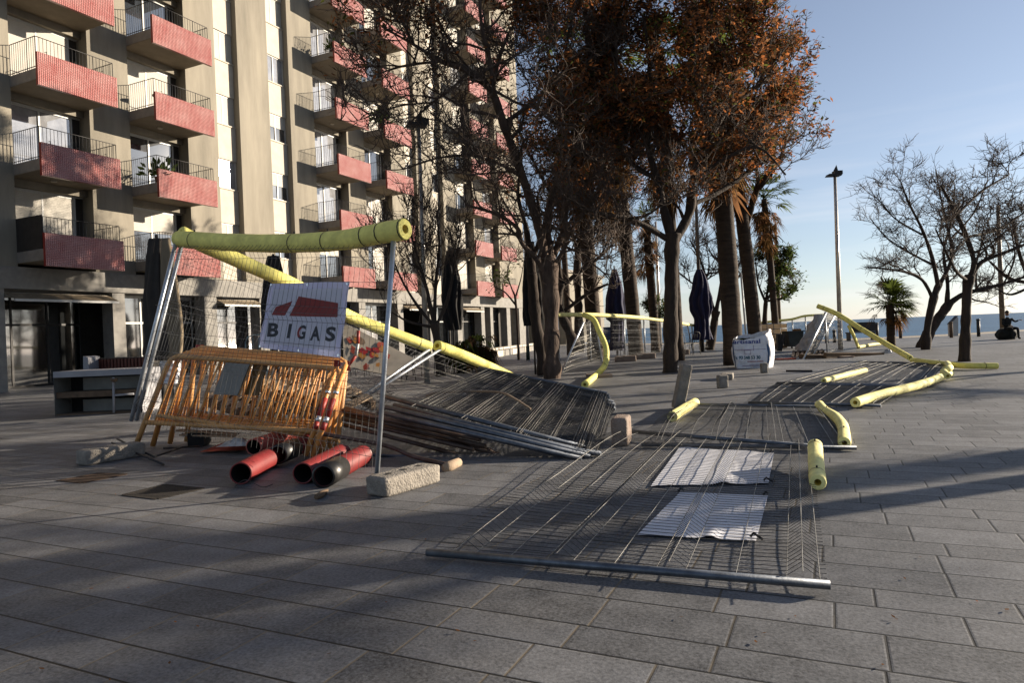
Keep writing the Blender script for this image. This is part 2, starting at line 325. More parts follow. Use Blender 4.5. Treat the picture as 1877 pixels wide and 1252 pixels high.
def put_text(mb, txt, fn, mi=0, bold=0.0, pick=None):   # fn maps (0..1, 0..1) of the word's box to a point
    vs, fs = text_polys(txt, bold); k = len(mb.v); mb.v += [tuple(fn(*v)) for v in vs]
    for f in fs:
        cx = sum(vs[i][0] for i in f) / len(f); mb.face(tuple(k + i for i in f), mi if pick is None else pick(cx))

# ------------------------------------------------------------------ ground, beach, sea
EDGE = [(-400, 70), (-40, 60), (-24, 57), (-12, 48), (-1, 43), (2.3, 44.2), (7.8, 48.2), (11.3, 53), (30, 66), (60, 92), (300, 300)]
mb = MB(); mb.poly([(-400, -60, 0)] + [(300, -60, 0)] + [(x, y, 0) for x, y in reversed(EDGE)]); structure('pavement', mb, M['pave'])
mb = MB()
for (x0, y0), (x1, y1) in zip(EDGE[:-1], EDGE[1:]):
    mb.quad((x0, y0 - 1.5, -.006), (x1, y1 - 1.5, -.006), (x1, y1 + 4.5, -.02), (x0, y0 + 4.5, -.02)); mb.quad((x0, y0 + 4.5, -.02), (x1, y1 + 4.5, -.02), (x1, y1 + 8, -1.6), (x0, y0 + 8, -1.6))
structure('beach', mb, M['sand'])
mb = MB(); mb.quad((-4000, 40, -.9), (4000, 40, -.9), (4000, 5000, -.9), (-4000, 5000, -.9)); structure('sea', mb, M['sea'])
# ------------------------------------------------------------------ apartment building
XW, XP, XG = -24.25, -22.70, -24.85         # wall face, balcony panel face, glazing
FL0, FH, MOD = 4.55, 2.915, 14.8            # first floor slab top, storey, bay module
NF = 11; YA, YB = -2.2, 54.9; ZT = FL0 + FH * NF
bld = thing('apartment_building', 'tall beige concrete apartment block with rows of red panelled balconies', 'building', (XW, 26, 0))
BAYS = []                                    # (start of balcony, end)
for k in (-1, 0, 1, 2): BAYS += [(13.55 + MOD * k, 16.20 + MOD * k), (17.78 + MOD * k, 20.43 + MOD * k)]
STRIPS = []
for k in (-1, 0, 1): STRIPS += [(22.0 + MOD * k, 23.3 + MOD * k), (25.18 + MOD * k, 26.6 + MOD * k)]
mb = MB()
openings = sorted(BAYS + STRIPS); y = YA
for a, b in openings + [(YB, YB)]:           # piers between the openings
    if a - y > .02: mb.aabb(XW - .62, XW, y, a, 3.35, ZT)
    y = b
mb.aabb(-40, XW - .64, YA, YB, 4.2, ZT - .02)   # body
for a, b in BAYS:                            # lintel and floor edge in the loggias
    for f in range(NF):
        z = FL0 + FH * f; mb.aabb(XG - .1, XW - .32, a + .003, b - .003, z + 2.30, z + FH - .36)
mb.aabb(-40.2, XW + .15, YA - .2, YB + .2, ZT, ZT + .7)
part('wall', mb, M['wall'], bld)
mb = MB()
for a, b in STRIPS:
    for f in range(-1, NF):
        z = FL0 + FH * f; z0 = z + 2.18; z1 = z + FH + .85; mb = MB()
        if f == -1: z0 = 4.1
        mb.aabb(XW - .60, XW - .30, a + .003, b - .003, z0, min(z1, ZT - .01)); mb.aabb(XW - .6, XW - .262, a + .004, b - .004, z1 - .05, z1 + .005); part('spandrel_panel', mb, M['cream'], bld)

def child_mesh(name, me, parent, loc=(0, 0, 0)):
    o = link(bpy.data.objects.new(name, me), parent); o.location = loc; return o
# balcony prototype: origin at wall face, near end, slab top
BW = 2.65; BD = XP - XW
mb = MB(); mb.aabb(-.6, BD - .12, 0, BW, -.36, 0); slab_me = mb.mesh('balcony', [M['soffit']])
for p in slab_me.polygons: pass
mb = MB(); mb.aabb(-.02, BD - .115, -.012, -.002, -.34, .012); slab_edge_me = mb.mesh('slab_edge', M['slab'])
mb = MB(); mb.aabb(BD - .11, BD, -.02, BW + .02, -.55, .52, 0); mb.aabb(BD - .112, BD - .002, -.026, -.0205, -.552, .522, 1); pan_me = mb.mesh('tile_panel', [M['redtile'], M['rededge']])
mb = MB(); zr = 1.06
for a_, b_ in (((0.0, .02), (BD - .16, .02)), ((BD - .16, .02), (BD - .16, BW - .02)), ((BD - .16, BW - .02), (0, BW - .02))):
    for z in (zr, .09): mb.tube([(*a_, z), (*b_, z)], .014, 4)
    L = (V(b_) - V(a_)).length; nn = int(L / .115)
    for i in range(nn + 1):
        q = V(a_).lerp(V(b_), i / nn); big = i % 8 == 0; mb.tube([(q.x, q.y, 0), (q.x, q.y, zr)], .013 if big else .0075, 4)
for i in range(3):
    y0 = .3 + i * .95; mb.tube([(BD - .16, y0, .62), (BD - .055, y0, .62), (BD - .055, y0, .5)], .01, 4)
rail_me = mb.mesh('railing', M['dark'])
# glazed door prototypes
def door_protos():
    w = BW - .35; fr = MB(); t = .05
    for (y0, y1, z0, z1) in ((0, t, 0, 2.25), (w - t, w, 0, 2.25), (w / 2 - .03, w / 2 + .03, .05, 2.2), (t, w - t, 0, .05), (t, w - t, 2.2, 2.25), (0, w + .3, 2.253, 2.30)): fr.aabb(0, .07, y0, y1, z0, z1)
    gl = MB(); gl.aabb(.015, .03, t, w - t, .05, 2.2)
    return fr.mesh('balcony_door', M['frame']), gl, w
door_me, gl, DW = door_protos()
pane_me = gl.mesh('pane', M['glass']); panec_me = gl.mesh('pane', M['curtglass'])
def shut_me(y0, y1, z0, z1):
    q = MB(); q.aabb(.035, .06, y0, y1, z0, z1); return q.mesh('shutter', M['slats'])
sh_full = shut_me(.05, DW - .05, .05, 2.2); sh_top = shut_me(.05, DW - .05, 1.35, 2.2); sh_half = shut_me(DW / 2 + .03, DW - .05, .05, 2.2); sh_l = shut_me(.05, DW / 2 - .03, 1.1, 2.2)
mb = MB(); mb.aabb(0, .62, 0, .004, 0, 2.5); 
lamp_mb = MB(); lamp_mb.tube([(0, 0, 0), (0, 0, -.05)], [.11, .09], 10); lamp_me = lamp_mb.mesh('ceiling_lamp', M['cream'])
DOORSTATE = {(0, 0): 'split', (0, 1): 'curt', (0, 2): 'full', (0, 3): 'full', (1, 0): 'top', (1, 1): 'glass', (1, 2): 'full', (1, 3): 'glass', (2, 1): 'curt', (2, 2): 'curt', (2, 3): 'curt', (2, 4): 'curt', (3, 3): 'full', (3, 2): 'glass'}
VIS = {0: 5, 1: 5, 2: 8, 3: 9, 4: 11, 5: 11}
def local(p): return V(p) - bld.location
for ci in range(6):
    a, b = BAYS[ci + 2]
    for f in range(VIS[ci]):
        z = FL0 + FH * f
        bo = child_mesh('balcony', slab_me, bld, local((XW, a, z)))
        child_mesh('slab_edge', slab_edge_me, bo); child_mesh('railing', rail_me, bo); child_mesh('tile_panel', pan_me, bo)
        if (ci * 3 + f) % 4 == 1: child_mesh('ceiling_lamp', lamp_me, bo, (.3, 1.1, -.36))
        d = child_mesh('balcony_door', door_me, bld, local((XG + .02, a + .02, z)))
        st = DOORSTATE.get((ci, f)) or rnd.choice(['full', 'curt', 'glass', 'top', 'half', 'curt'])
        child_mesh('pane', panec_me if st == 'curt' else pane_me, d)
        if st == 'full': child_mesh('shutter', sh_full, d)
        elif st == 'top': child_mesh('shutter', sh_top, d)
        elif st == 'half': child_mesh('shutter', sh_half, d)
        elif st == 'split': child_mesh('shutter', sh_half, d); child_mesh('shutter', sh_l, d)
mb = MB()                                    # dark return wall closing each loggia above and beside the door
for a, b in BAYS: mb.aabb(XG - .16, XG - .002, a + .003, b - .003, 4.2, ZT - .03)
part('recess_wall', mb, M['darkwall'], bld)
# strip windows
for si, (a, b) in enumerate(STRIPS[2:]):
    w = b - a - .01
    for f in range(NF):
        z0 = FL0 + FH * f + .856; z1 = FL0 + FH * f + 2.178; h = z1 - z0
        key = (round(w, 2));
        if ('wf', key) not in globals().setdefault('_wc', {}):
            q = MB(); t = .045
            for (y0, y1, za, zb) in ((0, t, 0, h), (w - t, w, 0, h), (w / 2 - .025, w / 2 + .025, t, h - t), (t, w - t, 0, t), (t, w - t, h - t, h)): q.aabb(0, .06, y0, y1, za, zb)
            g = MB(); g.aabb(.012, .022, t, w - t, t, h - t); s1 = MB(); s1.aabb(.024, .045, t, w - t, t, h - t); s2 = MB(); s2.aabb(.024, .045, t, w - t, h * .52, h - t)
            _wc[('wf', key)] = (q.mesh('window', M['frame']), g.mesh('pane', M['glass']), s1.mesh('shutter', M['slats']), s2.mesh('shutter', M['slats']), g.mesh('pane', M['curtglass']))
        fm, gm, s1m, s2m, gcm = _wc[('wf', key)]
        o = child_mesh('window', fm, bld, local((XW - .42, a + .005, z0)))
        st = {(0, 1): 'c', (0, 2): 'full', (0, 3): 'full', (0, 0): 'full', (1, 0): 'half', (1, 1): 'half', (1, 2): 'half', (1, 3): 'c'}.get((si, f)) or rnd.choice(['full', 'half', 'g', 'full', 'c'])
        child_mesh('pane', gcm if st == 'c' else gm, o)
        if st in ('full', 'half'): child_mesh('shutter', s1m if st == 'full' else s2m, o)
# ground floor: fascia, pillars, shopfronts set back under the first floor
mb = MB(); mb.aabb(XW - 2.4, XW + .12, YA, 44.4, 3.35, 4.08); mb.aabb(XW - 2.4, XW + .12, 44.41, YB, 3.35, 4.12); part('fascia', mb, M['grey_stone'], bld)
PIL = [(-2.1, -1.5), (4.5, 5.1), (8.5, 9.1), (12.45, 13.07), (16.74, 17.23), (20.85, 21.5), (23.96, 24.5), (27.7, 28.3), (31.4, 32.0), (35.2, 35.8), (38.9, 39.5), (42.6, 43.3), (46.3, 46.85), (47.84, 48.3), (50.83, 51.5), (53.3, 54.6)]
for a, b in PIL:
    q = MB(); q.aabb(XW - .55, XW + .06, a, b, 0, 3.349); part('pillar', q, M['grey_stone'], bld)
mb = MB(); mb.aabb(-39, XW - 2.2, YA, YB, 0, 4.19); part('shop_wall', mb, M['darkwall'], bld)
pr = sorted(PIL)
for i in range(len(pr) - 1):
    a, b = pr[i][1], pr[i + 1][0]
    if b - a < 1.2 or a < 4: continue
    x = XW - (.75 if i % 3 else 1.9); fr = MB(); gl = MB(); w = b - a; nm = max(2, int(w / 1.2))
    for k in range(nm + 1): yk = a + w * k / nm; fr.aabb(x - .04, x + .04, max(a, yk - .035), min(b, yk + .035), .05, 3.3)
    fr.aabb(x - .038, x + .038, a, b, 0, .09); fr.aabb(x - .038, x + .038, a, b, 2.20, 2.28); fr.aabb(x - .038, x + .038, a, b, 3.22, 3.33)
    so_ = part('shopfront', fr, M['dark'] if i % 2 else M['frame'], bld)
    gl.aabb(x - .012, x + .012, a + .03, b - .03, .09, 3.22); part('pane', gl, M['shopglass'], so_)
for (a, b, dep, mm) in ((13.15, 16.7, .5, 'grey_stone'), (21.6, 23.9, .45, 'cream'), (35.9, 38.8, .5, 'cream'), (43.4, 46.2, .4, 'cream')):
    q = MB(); q.tube([(XW - .1, a, 3.16), (XW - .1, b, 3.16)], .09, 8); aw = part('awning', q, M['cream'], bld)
    q = MB(); q.aabb(XW + dep - .06, XW + dep, a, b, 2.92, 3.0); q.tube([(XW - .1, a + .1, 3.16), (XW + dep, a + .1, 2.98)], .02, 5); q.tube([(XW - .1, b - .1, 3.16), (XW + dep, b - .1, 2.98)], .02, 5); part('awning_bar', q, M['frame'], aw)
    q = MB(); q.quad((XW - .1, a, 3.25), (XW - .1, b, 3.25), (XW + dep, b, 3.0), (XW + dep, a, 3.0)); q.quad((XW - .1, a, 3.23), (XW - .1, b, 3.23), (XW + dep, b, 2.98), (XW + dep, a, 2.98)); part('canvas', q, M['tan'], aw)
# things kept on balconies
def potplant(p, label, s=1.0, group='plants on the balconies'):
    t = thing('potted_plant', label, 'plant', p, group); q = MB(); p = V(p)
    q.tube([p, p + V((0, 0, .22 * s))], [.10 * s, .14 * s], 10); part('pot', q, M['terracotta'], t)
    q = MB()
    for k in range(70):
        a = rnd.uniform(0, 6.28); e = rnd.uniform(.1, 1.4); d = V((math.cos(a) * math.cos(e), math.sin(a) * math.cos(e), math.sin(e))); b = p + V((0, 0, .2 * s)) + d * rnd.uniform(.08, .45) * s; w = d.orthogonal().normalized() * .045 * s
        q.quad(b - w * .2, b + d * .09 * s + w, b + d * .2 * s, b + d * .09 * s - w)
    part('leaves', q, M['l_bush'], t)
zf = lambda f: FL0 + FH * f
potplant((XP - .5, 18.2, zf(1)), 'spiky plant behind the railing on the second balcony column, above the brown parasol', 1.5)
potplant((XP - .5, 33.0, zf(3)), 'bushy green plant on the fourth floor balcony behind the lamp head', 1.7)
potplant((XP - .5, 18.0, zf(4)), 'leafy plant hanging in the railing of the topmost balcony left of the window strip', 1.3)
potplant((XP - .45, 28.8, zf(4)), 'low plants along the railing of a balcony behind the bare branches, third column', 1.3)
t = thing('bistro_table', 'small round table standing on a balcony of the second column', 'table', (XP - .75, 18.6, zf(2)))
q = MB(); b = V((XP - .75, 18.6, zf(2))); q.tube([b + V((0, 0, .70)), b + V((0, 0, .73))], .33, 20); part('tabletop', q, M['dark'], t)
for k in range(3):
    a = k * 2.1; q = MB(); q.tube([b + V((.2 * math.cos(a), .2 * math.sin(a), 0)), b + V((-.12 * math.cos(a), -.12 * math.sin(a), .70))], .012, 5); part('leg', q, M['dark'], t)
# dark reed screen on the lowest left balcony
q = MB(); x0, y0, z0 = XW, 13.55, zf(0)
q.aabb(XW, XP - .17, y0 - .01, y0 + .01, z0 + .02, z0 + 1.12); solo('privacy_screen', q, M['browncanvas'], 'dark screen tied along the side railing of the lowest left balcony', 'screen')
q = MB(); q.box((XP - .2, 14.1, zf(0) + 1.0), (.05, 0, 0), (0, .2, 0), (0, 0, .28)); q.box((XP - .26, 14.1, zf(0) + 1.0), (.004, 0, 0), (0, .17, 0), (0, 0, .24))
# low beige house past the end of the block
t = thing('low_house', 'low beige house glimpsed past the far end of the apartment block', 'house', (-27, 66, 0))
q = MB(); q.aabb(-34, -22.5, 60, 72, 0, 6.8); part('wall', q, M['wall'], t); q = MB(); q.aabb(-34.2, -22.3, 59.8, 72.2, 6.8, 7.05); part('roof', q, M['slab'], t)
# terrace kerb
for i in range(8):
    a, b = V((-16.3, 31.9, 0)).lerp(V((-19.4, 46, 0)), i / 8), V((-16.3, 31.9, 0)).lerp(V((-19.4, 46, 0)), (i + .93) / 8)
    q = MB(); d = (b - a) / 2; q.box((a + b) / 2 + V((0, 0, .16)), d, V((-.45, -.1, 0)), (0, 0, .16), i % 2); q.box((a + b) / 2 + V((-.3, 0, .38)), d, V((-.2, -.05, 0)), (0, 0, .055))
    solo('terrace_block', q, [M['cream'], M['grey_stone']], 'pale low block in the row edging the terrace before the far shopfronts', 'kerb block', 'blocks edging the terrace')

# ------------------------------------------------------------------ mesh fence panels
GRP = [.10, .37, .65, .945]
TS = []
for g_ in GRP: TS += [(g_ - .035, 0), (g_, 1), (g_ + .035, 0)]
SING = [.235, .51, .80]
def fence(label, A0, A1, B0, B1, bulge=.03, nv=54, group='mesh fence panels', seed=1, posts=True, wr=.0026, pr=.021, nsm=12, sag=None, edges=(.02, .985), fold=.035, lw='wire_light', sw='wire', pm='galv'):
    """A0 A1 / B0 B1: foot and head of the two posts"""
    A0, A1, B0, B1 = V(A0), V(A1), V(B0), V(B1); r_ = random.Random(seed)
    nrm = (B0 - A0).cross(A1 - A0).normalized()
    if nrm.z < 0: nrm = -nrm
    ph = r_.uniform(0, 6)
    def P(s, t, off=0):
        p = A0.lerp(A1, t).lerp(B0.lerp(B1, t), s)
        w = math.sin(s * math.pi) * (1 + .5 * math.sin(5 * s + ph)) * (.6 + .6 * math.sin(t * 3.3 + ph))
        return p + nrm * (bulge * w + off)
    root = thing('fence_panel', label, 'fence panel', (A0 + B0) / 2, group)
    for a, b in ((A0, A1), (B0, B1)):
        if posts:
            q = MB(); q.tube([a, b], pr, 10); part('post', q, M[pm], root)
    q = MB(); tv = sorted([(0.005, 0), (.995, 0)] + [(t, k) for t, k in TS] + [(t, 0) for t in SING])
    for i in range(nv + 1):
        s = edges[0] + (edges[1] - edges[0]) * i / nv; q.tube([P(s, t, fold * k) for t, k in tv], wr, 3, cap=False)
    for t, k in [(t, k) for t, k in TS] + [(t, 0) for t in SING]:
        q.tube([P(j / nsm, t, fold * k) for j in range(nsm + 1)], wr * 1.3, 3, 1, cap=False)
    part('wire_mesh', q, [M[sw], M[lw]], root); return root, P
def foam(label, pts, r=.085, ties=(), end_open=True, mt='foam', n=14, smooth=5, group='yellow foam tubes'):
    pts = spline(pts, smooth); N = len(pts); q = MB(); rs = [r * (1 + .018 * math.sin(i * 1.7 + N)) for i in range(N)]
    # wavering centre line and hollow ends
    q.tube(pts, rs, n, 0, cap=False)
    for e, o in ((0, 1), (N - 1, N - 2)):
        d = (pts[o] - pts[e]).normalized(); ri = rs[e] * .42
        a = d.orthogonal().normalized(); b = d.cross(a); k = len(q.v)
        ring = lambda rr, off: [tuple(pts[e] + d * off + a * (rr * math.cos(6.2832 * j / n)) + b * (rr * math.sin(6.2832 * j / n))) for j in range(n)]
        q.v += ring(rs[e], 0) + ring(rs[e] * .92, -.012) + ring(ri, -.012) + ring(ri * .95, .12)
        for L in range(3):
            for j in range(n): j2 = (j + 1) % n; q.face((k + L * n + j, k + L * n + j2, k + (L + 1) * n + j2, k + (L + 1) * n + j), 1 if L == 2 else 0, L == 2)
        q.face(tuple(k + 3 * n + j for j in range(n)), 1)
    xs = pts[N // 2]; root = thing('foam_tube', label, 'foam tube', xs, group)
    part('sleeve', q, [M[mt], M['foam_end']], root)
    for f in ties:
        i = min(N - 2, int(f * (N - 1))); d = (pts[i + 1] - pts[i]).normalized(); tq = MB(); c = pts[i]; tq.tube([c - d * .006, c + d * .006], rs[i] * 1.025, n, 0, cap=False); tq.tube([c + UP * rs[i] * 1.0, c + UP * (rs[i] * 1.25)], .008, 4)
        part('cable_tie', tq, M['tie'], root)
    return root
def cblock(label, c, ax, ay, az, mt='conc', holes=True, seed=0, group='concrete feet of the fence', name='concrete_block', bev=.03):
    ax, ay, az, c = V(ax), V(ay), V(az), V(c); q = MB(); ls = (ax.length, ay.length, az.length); us = (ax.normalized(), ay.normalized(), az.normalized()); rb = min(bev, min(ls) * .35)
    def rp(x, y, z):
        p = V((x * ls[0], y * ls[1], z * ls[2])); i = V([max(-l + rb, min(l - rb, e)) for l, e in zip(ls, p)]); d = p - i; p = i + (d.normalized() * rb if d.length > 1e-6 else d)
        w = p + V((seed * 3.1, seed, 0)); p = p + p.normalized() * (noise.noise(w * 7) * .006 + noise.noise(w * 30) * .004 - .010 * max(0, noise.noise(w * 13) - .25)); return us[0] * p.x + us[1] * p.y + us[2] * p.z
    for k in range(3):
        for sg in (-1, 1):
            def f(u, v, k=k, sg=sg): e = [0, 0, 0]; e[k] = sg; e[(k + 1) % 3] = sg * (u * 2 - 1); e[(k + 2) % 3] = v * 2 - 1; return rp(*e)
            q.grid(f, 14, 14)
    bm = bmesh.new(); me = q.mesh(name, M[mt]); bm.from_mesh(me); bmesh.ops.remove_doubles(bm, verts=bm.verts, dist=.0005); bmesh.ops.recalc_face_normals(bm, faces=bm.faces); bm.to_mesh(me); bm.free()
    root = thing(name, label, 'concrete block', c - UP * abs(az.z), group); o = link(bpy.data.objects.new('body', me), root); o.location = c - root.location
    if holes:
        for k in (-1, 0, 1):
            b = c + ax * (.55 * k) + az * 1.0; q = MB(); w = ax.normalized(); y = ay.normalized(); u = az.normalized(); q.poly([b + u * .004 + (w * math.cos(t_) + y * math.sin(t_)) * .028 for t_ in [j * .5236 for j in range(12)]]); part('post_hole', q, M['hole'], root)
    return root

# the fence still standing in front of the heap
f1A0, f1A1, f1B0, f1B1 = D(240, 772, 7.3), D(322, 446, 7.25), G(690, 872, .13), D(722, 430, 5.55)
f1B0 = D(691, 868, 5.6)
FS, FP = fence('fence panel still upright in front of the orange barriers, carrying the logo banner', f1A0, f1A1, f1B0, f1B1, .12, 50, seed=3, fold=.05, pm='galv_light', lw='wire_dark', wr=.0019)
fence('twisted fence panel sagging back from the upright one, hung from the sloping yellow tube', D(250, 771, 7.42), D(333, 449, 7.33), D(625, 752, 9.3), D(788, 640, 10.6), .10, 40, seed=5, fold=.05, pm='galv_light', lw='wire_dark', sw='wire_dark', wr=.0016)
fence('half fallen fence panel behind the pile, its post crossing the other raised post', D(655, 738, 9.6), D(808, 640, 10.75), D(790, 742, 12.0), D(945, 693, 13.4), .05, 15, seed=8, fold=.05, pm='galv_light', wr=.002)
foam('long yellow tube capping the upright fence panel with the banner', [D(741, 420, 5.5), D(700, 427, 5.63), D(620, 441, 5.95), D(520, 446, 6.4), D(420, 444, 6.85), D(328, 438, 7.3)], .088, (.03, .22, .3, .47, .58, .93))
foam('yellow tube sloping down from the upright fence towards the heap of panels', [D(332, 428, 7.5), D(380, 452, 7.75), D(470, 492, 8.3), D(560, 533, 8.95), D(640, 580, 9.6), D(722, 612, 10.2), D(786, 636, 10.65)], .088, (.12, .96))
foam('yellow tube running down behind the heap of fence panels', [D(802, 634, 10.75), D(850, 652, 11.5), D(905, 676, 12.4), D(960, 702, 13.2)], .088, (.13,))
bp = G(735, 888); bx = (G(803, 886) - G(716, 912)); bx.z = 0; bx = bx.normalized() * .31; by = V((-bx.y, bx.x, 0)).normalized() * .115
cblock('rough concrete foot holding the right post of the upright fence', (G(716, 912) + G(803, 886)) / 2 + by + UP * .075, bx, by, UP * .075, seed=2)
bx2 = (G(250, 838) - G(135, 858)); cblock('worn concrete block lying in shadow left of the orange barriers', (G(250, 838) + G(135, 858)) / 2 + V((-.05, .1, .08)), bx2 / 2, V((-bx2.y, bx2.x, 0)).normalized() * .11, UP * .08, seed=5, holes=False)

# company banner tied to the upright fence
def bil(TL, TR, BR, BL): return lambda u, v: (V(BL).lerp(V(BR), u)).lerp(V(TL).lerp(V(TR), u), v)
bnr = bil(D(497, 520, 6.45), D(641, 516, 6.0), D(625, 656, 5.98), D(475, 637, 6.48)); bn = (bnr(1, 0) - bnr(0, 0)).cross(bnr(0, 1) - bnr(0, 0)).normalized()
bnr_w = lambda u, v, o=0: bnr(u, v) + bn * (o + .012 * math.sin(u * 7 + v * 3) + .008 * math.sin(v * 9))
if bn.dot(V((0, 0, CH)) - bnr(.5, .5)) < 0: bn = -bn
root = thing('banner', 'white construction firm banner with a dark red roof emblem tied to the upright fence', 'banner', bnr(.5, 0))
q = MB(); q.grid(lambda u, v: bnr_w(.055 + .89 * u, .08 + .83 * v, .003), 24, 16); part('sheet', q, M['banner'], root)
q = MB(); q.grid(lambda u, v: bnr_w(u, v), 24, 16); part('hem', q, M['banner_edge'], root)
def from_px(px, py):                        # pixel -> banner uv by a few Newton steps
    u = v = .5
    def pj(p): d = V(p) - O; dz = d.dot(FW); a = d.dot(RT) / dz * CF; b = -d.z / dz * CF; return (937.9 + a * math.cos(RHO) + b * math.sin(RHO), 611.4 - a * math.sin(RHO) + b * math.cos(RHO))
    for _ in range(12):
        x, y = pj(bnr(u, v)); x1, y1 = pj(bnr(u + .01, v)); x2, y2 = pj(bnr(u, v + .01)); a, b, c, d = (x1 - x) / .01, (x2 - x) / .01, (y1 - y) / .01, (y2 - y) / .01
        det = a * d - b * c; ex, ey = px - x, py - y; u += (d * ex - b * ey) / det; v += (a * ey - c * ex) / det
    return u, v
for pts in ([(547.6, 543.2), (621.9, 555.7), (619.8, 581.4), (528.8, 579)], [(535.6, 551.5), (506.4, 562.6), (499, 577.5), (521.3, 578.4)]):
    uv = [from_px(*p) for p in pts]; q = MB(); b4 = lambda s, t: V((*uv[3], 0)).lerp(V((*uv[2], 0)), s).lerp(V((*uv[0], 0)).lerp(V((*uv[1], 0)), s), t)
    q.grid(lambda s, t: bnr_w(b4(s, t).x, b4(s, t).y, .006), 10, 6); part('emblem', q, M['logo_red'], root)
for ch, x0, x1, y0, y1, dy in (('B', 493, 512.5, 592, 617.5, .6), ('I', 527.6, 532.6, 593.5, 620, 0), ('G', 544, 558.5, 596, 622, 0), ('A', 568, 587, 597.5, 624, 1), ('S', 597.5, 617, 599, 626, 0)):
    a = from_px(x0, y1); b = from_px(x1, y1 + dy); c = from_px(x1 + 2, y0 + dy); d = from_px(x0 + 2, y0); q = MB()
    fn = lambda s, t, a=a, b=b, c=c, d=d: bnr_w(*(V((*a, 0)).lerp(V((*b, 0)), s).lerp(V((*d, 0)).lerp(V((*c, 0)), s), t)).xy, .006)
    put_text(q, ch, fn, 0, .035, (lambda cx: 1 if cx < .42 else 0) if ch == 'G' else None); part('letter', q, [M['ink'], M['logo_red']], root)
for u, v in ((.02, .98), (.98, .97), (.02, .02), (.98, .03), (.5, .97), (.5, .03)):
    q = MB(); c = bnr_w(u, v, .004); q.tube([c, c + bn * .006], .012, 8); part('eyelet', q, M['silver'], root)

# ------------------------------------------------------------------ fallen fence panels on the right
fence('nearest fence panel lying flat on the paving with two white sheets in it', G(783, 1013, .035), G(1522, 1073, .04), D(1130, 789, 7.55), G(1488, 818, .05), .11, 62, seed=11, fold=.05, wr=.0021)
fence('flat fence panel lying beyond the white sheets, between two short foam tubes', G(1176, 815, .03), G(1570, 821, .03), G(1252, 741, .05), G(1510, 746, .05), .12, 58, seed=13, wr=.0021, fold=.05)
fence('flat fence panel in the middle of the fallen row, left of the long pale tube', G(1372, 738, .03), G(1615, 744, .03), G(1422, 704, .05), G(1672, 708, .05), .05, 56, seed=17)
fence('farthest flat fence panel, ending at the foot of the leaning tube', G(1424, 702, .07), G(1702, 707, .05), G(1575, 663, .06), G(1738, 668, .06), .05, 46, seed=19)
def sheet(label, TL, TR, BR, BL, seed):
    f = bil(TL, TR, BR, BL); rr = random.Random(seed); q = MB()
    def h(u, v): return .012 + .010 * abs(noise.noise(V((u * 2.5 + seed, v * 2.5, 0)))) + .016 * math.exp(-((u - .62) / .06) ** 2) * (1 - v) ** 2 + 0
    q.grid(lambda u, v: f(u, v) + UP * h(u, v), 40, 28); q.grid(lambda u, v: f(1 - u, v) + UP * (h(1 - u, v) - .002), 40, 28)
    t = thing('white_sheet', label, 'sheet', f(.5, .5), 'white sheets on the fallen fence'); part('sheet', q, M['sheet'], t)
    for u, v in ((.02, .97), (.98, .97), (.98, .03)):
        q = MB(); c = f(u, v) + UP * (h(u, v) + .01); q.tube([c - RT * .02, c + UP * .02, c + RT * .03 + FW * .05 * (1 if v > .5 else -1)], .008, 5); part('tie', q, M['tie'], t)
sheet('white sheet under the nearest fallen panel, the farther of the two', G(1246, 822), G(1419, 833), G(1409, 889), G(1193, 894), 3)
sheet('white sheet under the nearest fallen panel, closer to its front post', G(1247, 906), G(1408, 912), G(1386, 996), G(1169, 984), 8)
foam('short pale tube lying before the leaning concrete block', [G(1232, 764, .07), G(1252, 751, .07), G(1274, 738, .08)], .067, (.06,), mt='foam_pale')
foam('bent pale tube on the right edge of the second fallen panel', [G(1502, 742, .10), G(1512, 753, .07), G(1531, 764, .06), G(1545, 782, .06), G(1548, 812, .06)], .058, (.3, .85), mt='foam_pale')
foam('stubby pale tube standing out on the nearest fallen panel, its yellow end to the viewer', [G(1499, 884, .08), G(1496, 850, .10), G(1494, 817, .16)], .058, (.2, .9), mt='foam_pale')
foam('thin pale tube on the left edge of the third fallen panel', [G(1510, 698, .08), G(1550, 688, .08), G(1586, 679, .06)], .058, (), mt='foam_pale')
foam('long pale tube along the right side of the fallen fence row', [G(1568, 738, .09), G(1620, 722, .09), G(1690, 704, .09), G(1742, 684, .07)], .068, (.45, .8), mt='foam_pale')
foam('crooked pale tube elbow at the far right corner of the fallen fence', [G(1737, 689, .1), G(1730, 681, .16), G(1741, 674, .2), G(1736, 666, .08)], .062, (), mt='foam_pale')
foam('yellow tube lying across the far end of the fallen fence', [G(1672, 660, .09), G(1702, 664, .09), G(1760, 670, .09), G(1828, 671, .07)], .065, (.5, .9))
foam('yellow tube leaning from the upright post down to the fallen fence', [D(1499, 561, 22), D(1535, 576, 21.6), D(1580, 604, 21), D(1625, 631, 20), G(1668, 656, .1)], .078, (.1, .5))
foam('short yellow tube hanging below the leaning tube', [D(1556, 598, 23.5), D(1566, 618, 23.6), G(1573, 636, .05)], .055, ())
foam('pale tube lying on the paving behind the leaning tube', [G(1574, 636, .07), G(1596, 632, .07), G(1613, 630, .06)], .06, (), mt='foam_pale')

